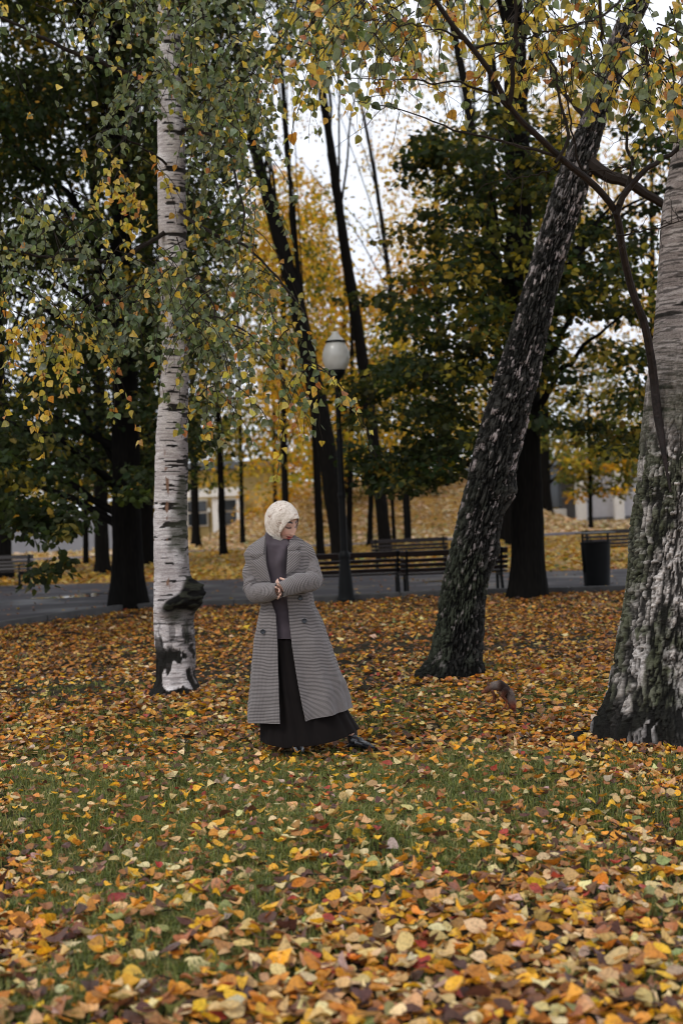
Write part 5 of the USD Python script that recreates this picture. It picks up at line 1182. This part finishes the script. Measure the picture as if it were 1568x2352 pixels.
# --- clothes as rings: rows (y, left, right, half depth m, centre depth)
def rings(rows, ys, n, phi0=0.0, phi1=2 * np.pi, opening=None, hem=None, fold=None):
    """A garment from cross sections. opening: rows (y, left edge, right edge). fold(phi, t, y) shifts points outwards."""
    rows = np.array(rows, float); out = []
    prof = lambda y: [np.interp(y, rows[:, 0], rows[:, k]) for k in range(1, 5)]
    V, Gr = [], []
    for i, y in enumerate(ys):
        xl, xr, b, dc = prof(y); cx, a_ = (xl + xr) / 2, (xr - xl) / 2
        if opening is not None:
            op_ = np.array(opening, float); l, r = np.interp(y, op_[:, 0], op_[:, 1]), np.interp(y, op_[:, 0], op_[:, 2])
            p0 = math.acos(np.clip((l - cx) / a_, -.98, .98)); p1 = 2 * np.pi + math.acos(np.clip((r - cx) / a_, -.98, .98))
            ph = np.linspace(p0, p1, n)
        else:
            ph = np.linspace(phi0, phi1, n + 1)[:-1]
        yy = np.full(n, float(y))
        if hem is not None: yy = hem(ph, y)
        ex = .86
        cs, sn = np.sign(np.cos(ph)) * np.abs(np.cos(ph)) ** ex, np.sign(np.sin(ph)) * np.abs(np.sin(ph)) ** ex
        X, Dp = cx + a_ * np.cos(ph), dc - b * sn
        if fold is not None:
            o = fold(ph, y); X = X + o * PXM * np.cos(ph); Dp = Dp - o * np.sin(ph)
        V.append(W(X, yy, Dp)); Gr.append(np.stack([np.concatenate([[0], np.cumsum(np.hypot(np.diff(X) / PXM, np.diff(Dp)))]), np.full(n, y / PXM) + .016 * (meshkit.fbm(np.stack([np.cos(ph) * 2.5, np.sin(ph) * 2.5, np.full(n, y / 90.0)], -1), 2, 44) - .5), yy * 0], -1))
    V, Gr = np.concatenate(V), np.concatenate(Gr)
    m = len(ys); closed = opening is None
    i_, j_ = np.meshgrid(np.arange(m - 1), np.arange(n if closed else n - 1), indexing="ij"); j2 = (j_ + 1) % n
    q_ = np.stack([i_ * n + j_, (i_ + 1) * n + j_, (i_ + 1) * n + j2, i_ * n + j2], -1).reshape(-1, 4)
    return V, q_, Gr
COAT = [(1229, 611, 674, .060, .045), (1240, 592, 694, .082, .032), (1255, 571, 710, .100, .02), (1272, 560, 717, .118, .015), (1300, 566, 716, .132, .01), (1335, 580, 714, .138, .01), (1360, 590, 716, .142, .01), (1390, 598, 722, .146, .01),
        (1420, 591, 738, .158, .01), (1470, 581.5, 757, .175, .01), (1512, 578, 770, .188, .01), (1576, 574, 789, .205, .01), (1627, 571, 797, .22, .01), (1665, 569, 803, .23, .01)]
OPEN = [(1226, 617, 670), (1240, 610, 665), (1272, 609, 660), (1300, 612, 660), (1335, 620, 658), (1383, 623, 660), (1410, 633, 663), (1437, 635, 665.5), (1490, 637, 672), (1512, 637.5, 675), (1571, 640, 685), (1584, 640.3, 687), (1650, 642, 700), (1669, 642.7, 703)]
def coat_hem(ph, y):
    t = max(0, (y - 1540) / 125.0); p = np.mod(ph, 2 * np.pi)
    # bottom edge: left panel 1665, outer right 1626, inner right edge 1652
    hy = np.interp(p, [0, .9, 1.3, 1.6, 3.14, 4.2, 5.4, 2 * np.pi], [1626, 1644, 1653, 1664, 1661, 1632, 1616, 1626])
    return y + (hy - 1665) * t ** 1.3 if t > 0 else np.full(len(ph), float(y))
def coat_fold(ph, y):
    t = np.clip((y - 1390) / 270.0, 0, 1)
    w = .017 * t * np.sin(7 * ph + 1.0 + .8 * t) + .012 * t * np.sin(11 * ph + 2.0 + 1.5 * t) + .004 * np.sin(4 * ph + y / 60)
    ni = meshkit.fbm(np.stack([np.cos(ph) * 3, np.sin(ph) * 3, np.full(len(ph), y / 55.0)], -1), 3, 12) - .5
    return w + .026 * ni
ys = np.concatenate([np.linspace(1229, 1400, 48), np.linspace(1404, 1665, 70)])
cv, cq, cg = rings(COAT, ys, 150, opening=OPEN, hem=coat_hem, fold=coat_fold)
v2, f2, g2 = solidify(cv, cq[:, ::-1], .006, cg)
tmp = trimesh.Trimesh(cv, cq[:, [0, 1, 2]], process=False)
coat = obj("coat", (v2, f2), COATM, pers, smooth=False, vec=g2, world=True)
_cr = np.array(COAT)
def coat_front(px, py):
    """Depth of the coat's front at a pixel."""
    xl, xr, b, dc = [np.interp(py, _cr[:, 0], _cr[:, k]) for k in range(1, 5)]
    s2 = np.clip(1 - (((px - (xl + xr) / 2) / ((xr - xl) / 2)) ** 2), .02, 1)
    return dc - b * s2 ** .43
def patch_on(poly, lift, th, angle, name, mat=COATM, parent=None, bulge=.0):
    """A flap of cloth lying on the coat's front: its outline in pixels, raised by lift metres, th thick, weave turned by angle."""
    P = shapely.Polygon(poly)
    v_, f_ = trimesh.creation.triangulate_polygon(P, engine="earcut")
    v_, f_ = trimesh.remesh.subdivide_to_size(np.column_stack([v_, v_[:, 0] * 0]), f_, 4.0)
    e_ = np.array([P.exterior.distance(shapely.Point(p)) for p in v_[:, :2]])
    dep = coat_front(v_[:, 0], v_[:, 1]) - lift - bulge * sstep(0, 8, e_)
    w_ = W(v_[:, 0], v_[:, 1], dep)
    n_ = np.cross(w_[f_[:, 1]] - w_[f_[:, 0]], w_[f_[:, 2]] - w_[f_[:, 0]]).sum(0)
    if n_[1] > 0: f_ = f_[:, ::-1]
    ca, sa = math.cos(angle), math.sin(angle); u_ = v_[:, 0] / PXM; t_ = v_[:, 1] / PXM
    g_ = np.stack([u_ * ca - t_ * sa, u_ * sa + t_ * ca, u_ * 0], -1)
    v2, f2, g2 = solidify(w_, f_, th, g_)
    return obj(name, (v2, f2), mat, parent, vec=g2, world=True)
def nest(prim_name_parent): return prim_name_parent
patch_on([(609, 1227), (599, 1237), (584, 1250), (575, 1262), (572, 1276), (590, 1283), (604, 1272), (607, 1250)], .016, .012, .55, "collar", parent=coat, bulge=.006)
patch_on([(604, 1273), (590, 1284), (575, 1287), (577, 1294), (599, 1335), (621, 1336), (612, 1300), (607.5, 1276)], .012, .010, .5, "lapel", parent=coat, bulge=.006)
patch_on([(660, 1256), (668, 1248), (677, 1240), (686, 1243), (690, 1254), (679, 1263), (660, 1265)], .016, .012, -.62, "collar", parent=coat, bulge=.006)
patch_on([(660, 1266), (679, 1263.5), (692, 1268), (689, 1288), (683, 1306), (672, 1314), (657, 1319), (659, 1290)], .012, .010, -.5, "lapel", parent=coat, bulge=.006)
for px, py in ((603.5, 1451), (699, 1426), (690, 1374)):
    cpt = W(px, py, coat_front(px, py) - .012)
    m_ = trimesh.Trimesh(*lathe([(0, 0), (.0155, 0), (.0165, .002), (.0165, .005), (.014, .006), (.012, .0045), (0, .0045)], 24)); m_.apply_transform(trimesh.geometry.align_vectors([0, 0, 1], [0, -1, .05])); m_.apply_translation(cpt)
    obj("button", (m_.vertices, m_.faces), BUTTON, coat, world=True, smooth=40)
patch_on([(590, 1441), (618, 1436), (619, 1441), (591, 1447)][:0] or [(694, 1366), (697, 1366), (698, 1384), (694, 1385)], .004, .004, 0, "pocket_slit", BUTTON, coat)
def sleeve(pts, radii, seed, n=90, sides=64):
    """pts: (px, py, depth) from shoulder to cuff."""
    P = np.array(pts, float); c_ = W(P[:, 0], P[:, 1], P[:, 2]); sp_ = spline(np.column_stack([c_, radii]), n)
    for _ in range(10): sp_[1:-1] = (sp_[:-2] + 2 * sp_[1:-1] + sp_[2:]) / 4
    v_, q_, g_, nr_ = tube(sp_[:, :3], sp_[:, 3], sides)
    s_ = g_[:, 2]; L_ = s_.max(); a_ = np.arctan2(g_[:, 1], g_[:, 0])
    w_ = sstep(.05, .15, s_) * sstep(L_ - .005, L_ - .06, s_)
    wr = .007 * np.sin(s_ * 80 + 3.0 * np.sin(a_ + seed) + 9 * meshkit.fbm(g_ * 9, 2, seed)) * np.exp(-((s_ - L_ * .47) / .07) ** 2) + .028 * (meshkit.fbm(g_ * [9, 9, 14], 3, seed + 1) - .5)
    v_ = v_ + nr_ * (wr * w_)[:, None]
    rr_ = np.mean(radii)
    gg = np.stack([a_ * rr_, s_, a_ * 0], -1)
    v2, f2, g2 = solidify(v_, q_, .005, gg)
    return obj("sleeve", (v2, f2), COATM, coat, vec=g2, world=True)
sleeve([(597, 1272, .02), (583, 1291, .01), (577, 1316, .0), (578, 1345, -.03), (592, 1363, -.09), (614, 1360, -.165), (641, 1356, -.228)], [.034, .054, .053, .060, .068, .063, .052], 3)
sleeve([(690, 1252, .02), (704, 1268, .01), (713, 1292, .0), (719, 1314, -.03), (717, 1334, -.09), (688, 1340, -.18), (645, 1355, -.250)], [.036, .053, .051, .053, .065, .063, .051], 8)
SWEAT = [(1218, 613, 668, .058, .03), (1230, 607, 676, .072, .025), (1244, 597, 690, .092, .02), (1300, 586, 702, .108, .02), (1400, 600, 712, .116, .02), (1468, 606, 722, .140, .02)]
def knit_fold(ph, y):
    p = np.mod(ph, 2 * np.pi); t = (y - 1214) / 254.0
    f_ = .020 * np.exp(-((p - (1.2 + 1.6 * (t - .05))) / .16) ** 2) * sstep(.0, .05, t) * sstep(.45, .25, t) + .014 * np.exp(-((p - (1.45 + .35 * t)) / .12) ** 2) * sstep(.1, .3, t) * sstep(.75, .5, t)
    return f_ + .014 * (meshkit.fbm(np.stack([np.cos(ph) * 3, np.sin(ph) * 3, np.full(len(ph), y / 30.0)], -1), 3, 19) - .5)
def knit_top(ph, y):
    t = max(0, (1262 - y) / 44.0); p = np.mod(ph, 2 * np.pi)
    return y + t * np.interp(p, [0, .8, 1.45, 2.1, 2.7, 3.3, 4.7, 6.0, 2 * np.pi], [6, 15, 22, 19, 3, -4, -6, 3, 6])
sv_, sq_, sg_ = rings(SWEAT, np.linspace(1218, 1468, 60), 90, fold=knit_fold, hem=knit_top)
v2, f2, g2 = solidify(sv_, sq_[:, ::-1], .004, sg_)
obj("sweater", (v2, f2), SWEATM, pers, smooth=True, vec=g2, world=True)
SKIRT = [(1436, 604, 722, .115, .02), (1500, 600, 742, .14, .02), (1580, 600, 766, .17, .02), (1640, 599, 795, .19, .02), (1705, 598, 824, .21, .02)]
def skirt_hem(ph, y):
    t = max(0, (y - 1580) / 125.0); p = np.mod(ph, 2 * np.pi)
    hy = np.interp(p, [0, .5, 1.0, 1.45, 2.1, 2.7, 3.14, 4.5, 2 * np.pi], [1670, 1684, 1702, 1713, 1719, 1709, 1696, 1690, 1670])
    return y + (hy - 1705) * t ** 1.2 if t > 0 else np.full(len(ph), float(y))
def pleat(ph, y):
    t = np.clip((y - 1440) / 260.0, 0, 1)
    return (.003 + .010 * t) * (np.abs(np.sin(ph * 9 + .6 * np.sin(ph * 3) + .15 * t)) - .5) + .003 * np.sin(23 * ph + y / 80)
kv, kq, kg = rings(SKIRT, np.linspace(1436, 1705, 50), 170, hem=skirt_hem, fold=pleat)
v2, f2, g2 = solidify(kv, kq[:, ::-1], .003, kg)
obj("skirt", (v2, f2), SKIRTM, pers, smooth=True, vec=g2, world=True)
def boot(heel, direction, knee, name="boot"):
    d_ = unit(np.array([direction[0], direction[1], 0])); s_ = np.array([-d_[1], d_[0], 0]); h_ = np.array(heel, float)
    P = lambda a, b, c: h_ + d_ * a + s_ * b + np.array([0, 0, c])
    up_ = skel([[(P(.03, 0, .060), .036), (P(.02, 0, .13), .044)], [(P(.02, 0, .13), .044), (P(.02, 0, .13) + unit(np.asarray(knee) - P(.02, 0, .13)) * .22, .056)], [(P(.03, 0, .055), .034), (P(.11, 0, .052), .030)], [(P(.11, .012, .040), .027), (P(.11, -.012, .040), .027), (P(.175, .014, .034), .023), (P(.175, -.012, .034), .023)],
                 [(P(.175, .014, .034), .023), (P(.175, -.012, .034), .023), (P(.235, .0, .027), .016)]], 18, .008, 8)
    b = obj(name, (up_.vertices, up_.faces), LEATHER, pers, world=True, smooth=True)
    import shapely.geometry as sg
    sole = sg.LineString([(0.005, 0), (.10, .004), (.175, .006), (.232, 0)]).buffer(.032).union(sg.Point(.15, .004).buffer(.043)).buffer(-.004)
    m_ = trimesh.creation.extrude_polygon(sole, .012, engine="earcut"); hl_ = trimesh.creation.extrude_polygon(sg.Point(.02, 0).buffer(.034), .03, engine="earcut"); hl_.apply_translation((0, 0, -.022)); m_ = trimesh.util.concatenate([m_, hl_])
    T = np.eye(4); T[:3, 0], T[:3, 1], T[:3, 2], T[:3, 3] = d_, s_, [0, 0, 1], P(0, 0, .004 + .016)
    m_.apply_transform(T); obj("sole", (m_.vertices, m_.faces), BUTTON, b, world=True)
boot(FL, DL_, knL); boot(FR, DR_, knR)

# ---------------------------------------------------------------- squirrel
sg0 = on_ground(1150, 1637); SQD = sg0[1]; SQP = FPX / SQD
FUR = M("squirrel_fur", {"a": ("attribute", {"attribute": "tint"}), "co": ("texture_coordinate", {}), "mp": ("mapping", {"scale": (1.6, 1, 1)}), "n": ("noise_texture", {"scale": 130.0, "detail": 3.0}), "r": ("rgb_ramp", {"ramp": [(.3, (.6,) * 3), (.7, (1.3,) * 3)]}), "m": ("mix", {"mix_type": "multiply", "fac": 1.0}),
    "b": ("bump", {"strength": .8, "distance": .006}), "p": ("principled_bsdf", {"roughness": .8, "sheen_weight": .06, "specular_ior_level": .15})},
    [("co.object", "mp.vector"), ("mp.vector", "n.vector"), ("n.fac", "r.fac"), ("a.color", "m.color1"), ("r.color", "m.color2"), ("m.color", "p.base_color"), ("n.fac", "b.height"), ("b.normal", "p.normal")])
Q = lambda px, py, dep=0.0: at(px, py - 7, SQD + dep)
sqr = thing("squirrel", "red-brown squirrel bounding over the leaves, tail trailing behind", "squirrel", (sg0[0], sg0[1], float(gz(*sg0))))
sb = skel([[(Q(1161, 1588), .030), (Q(1148, 1580), .036), (Q(1133, 1583), .033)], [(Q(1133, 1583), .033), (Q(1124, 1588), .026)], [(Q(1124, 1588), .026), (Q(1116, 1594), .0225)],
           [(Q(1116, 1594), .0215), (Q(1107.5, 1598), .010)],                                                            # head, muzzle
           [(Q(1121, 1580, -.012), .006), (Q(1122, 1573.5, -.014), .003)], [(Q(1119, 1580, .012), .006), (Q(1120, 1574, .014), .003)],   # ears
           [(Q(1131, 1595, -.018), .013), (Q(1134, 1609, -.022), .0075)], [(Q(1134, 1609, -.022), .0075), (Q(1130, 1619, -.022), .006)], [(Q(1130, 1619, -.022), .006), (Q(1126, 1622, -.024), .0055)],
           [(Q(1130, 1595, .018), .013), (Q(1138, 1608, .022), .0075)], [(Q(1138, 1608, .022), .0075), (Q(1135, 1619, .022), .006)], [(Q(1135, 1619, .022), .006), (Q(1131, 1622, .022), .0055)],
           [(Q(1160, 1592, -.022), .026), (Q(1153, 1606, -.028), .015)], [(Q(1153, 1606, -.028), .014), (Q(1164, 1618, -.028), .008)], [(Q(1164, 1618, -.028), .008), (Q(1160, 1632, -.028), .0065)], [(Q(1160, 1632, -.028), .0065), (Q(1153, 1636, -.03), .006)],
           [(Q(1162, 1592, .022), .026), (Q(1160, 1607, .028), .015)], [(Q(1160, 1607, .028), .014), (Q(1171, 1619, .028), .008)], [(Q(1171, 1619, .028), .008), (Q(1169, 1633, .028), .0065)], [(Q(1169, 1633, .028), .0065), (Q(1163, 1637, .03), .006)]], 14, .005, 7)
vv = np.array(sb.vertices); rel = (vv - Q(1140, 1600)); hz = rel[:, 2]
sc = mixc(np.broadcast_to([.095, .032, .016], vv.shape), [.13, .105, .095], sstep(.012, .055, hz) * np.exp(-((rel[:, 0] + .015) / .045) ** 2))
sc = mixc(sc, [.022, .011, .009], sstep(.0, .04, rel[:, 0]) * sstep(-.02, .04, hz))
sc = mixc(sc, [.17, .045, .02], sstep(-.03, -.09, hz)); sc = mixc(sc, [.16, .05, .025], sstep(-.075, -.10, rel[:, 0]))
obj("body", (vv, sb.faces), FUR, sqr, smooth=True, col=sc, world=True)
tp = spline([(*Q(1164, 1588, .0), .016), (*Q(1171, 1600, .005), .026), (*Q(1174, 1616, .01), .033), (*Q(1177, 1629, .01), .028), (*Q(1180, 1640, .01), .006)], 40)
tv_, tq_, tg_, tn_ = tube(tp[:, :3], tp[:, 3], 36); tv_ = tv_ + tn_ * (.016 * (meshkit.fbm(tg_ * [90, 90, 25], 3, 5) - .5))[:, None]
tcol = mixc(np.broadcast_to([.12, .09, .078], tv_.shape), [.17, .04, .02], sstep(.08, .16, tg_[:, 2]) * (fbm3(tg_, (30, 30, 8), 2, 6) > .42)); tcol = mixc(tcol, [.05, .028, .022], sstep(.035, .0, tg_[:, 2]))
obj("tail", (tv_, tq_), FUR, sqr, smooth=True, col=tcol, world=True)
for s in (-1, 1):
    obj("eye", trimesh.creation.icosphere(2, .0042).apply_translation(Q(1113.5, 1592, s * .0175)), BUTTON, sqr, world=True, smooth=True)
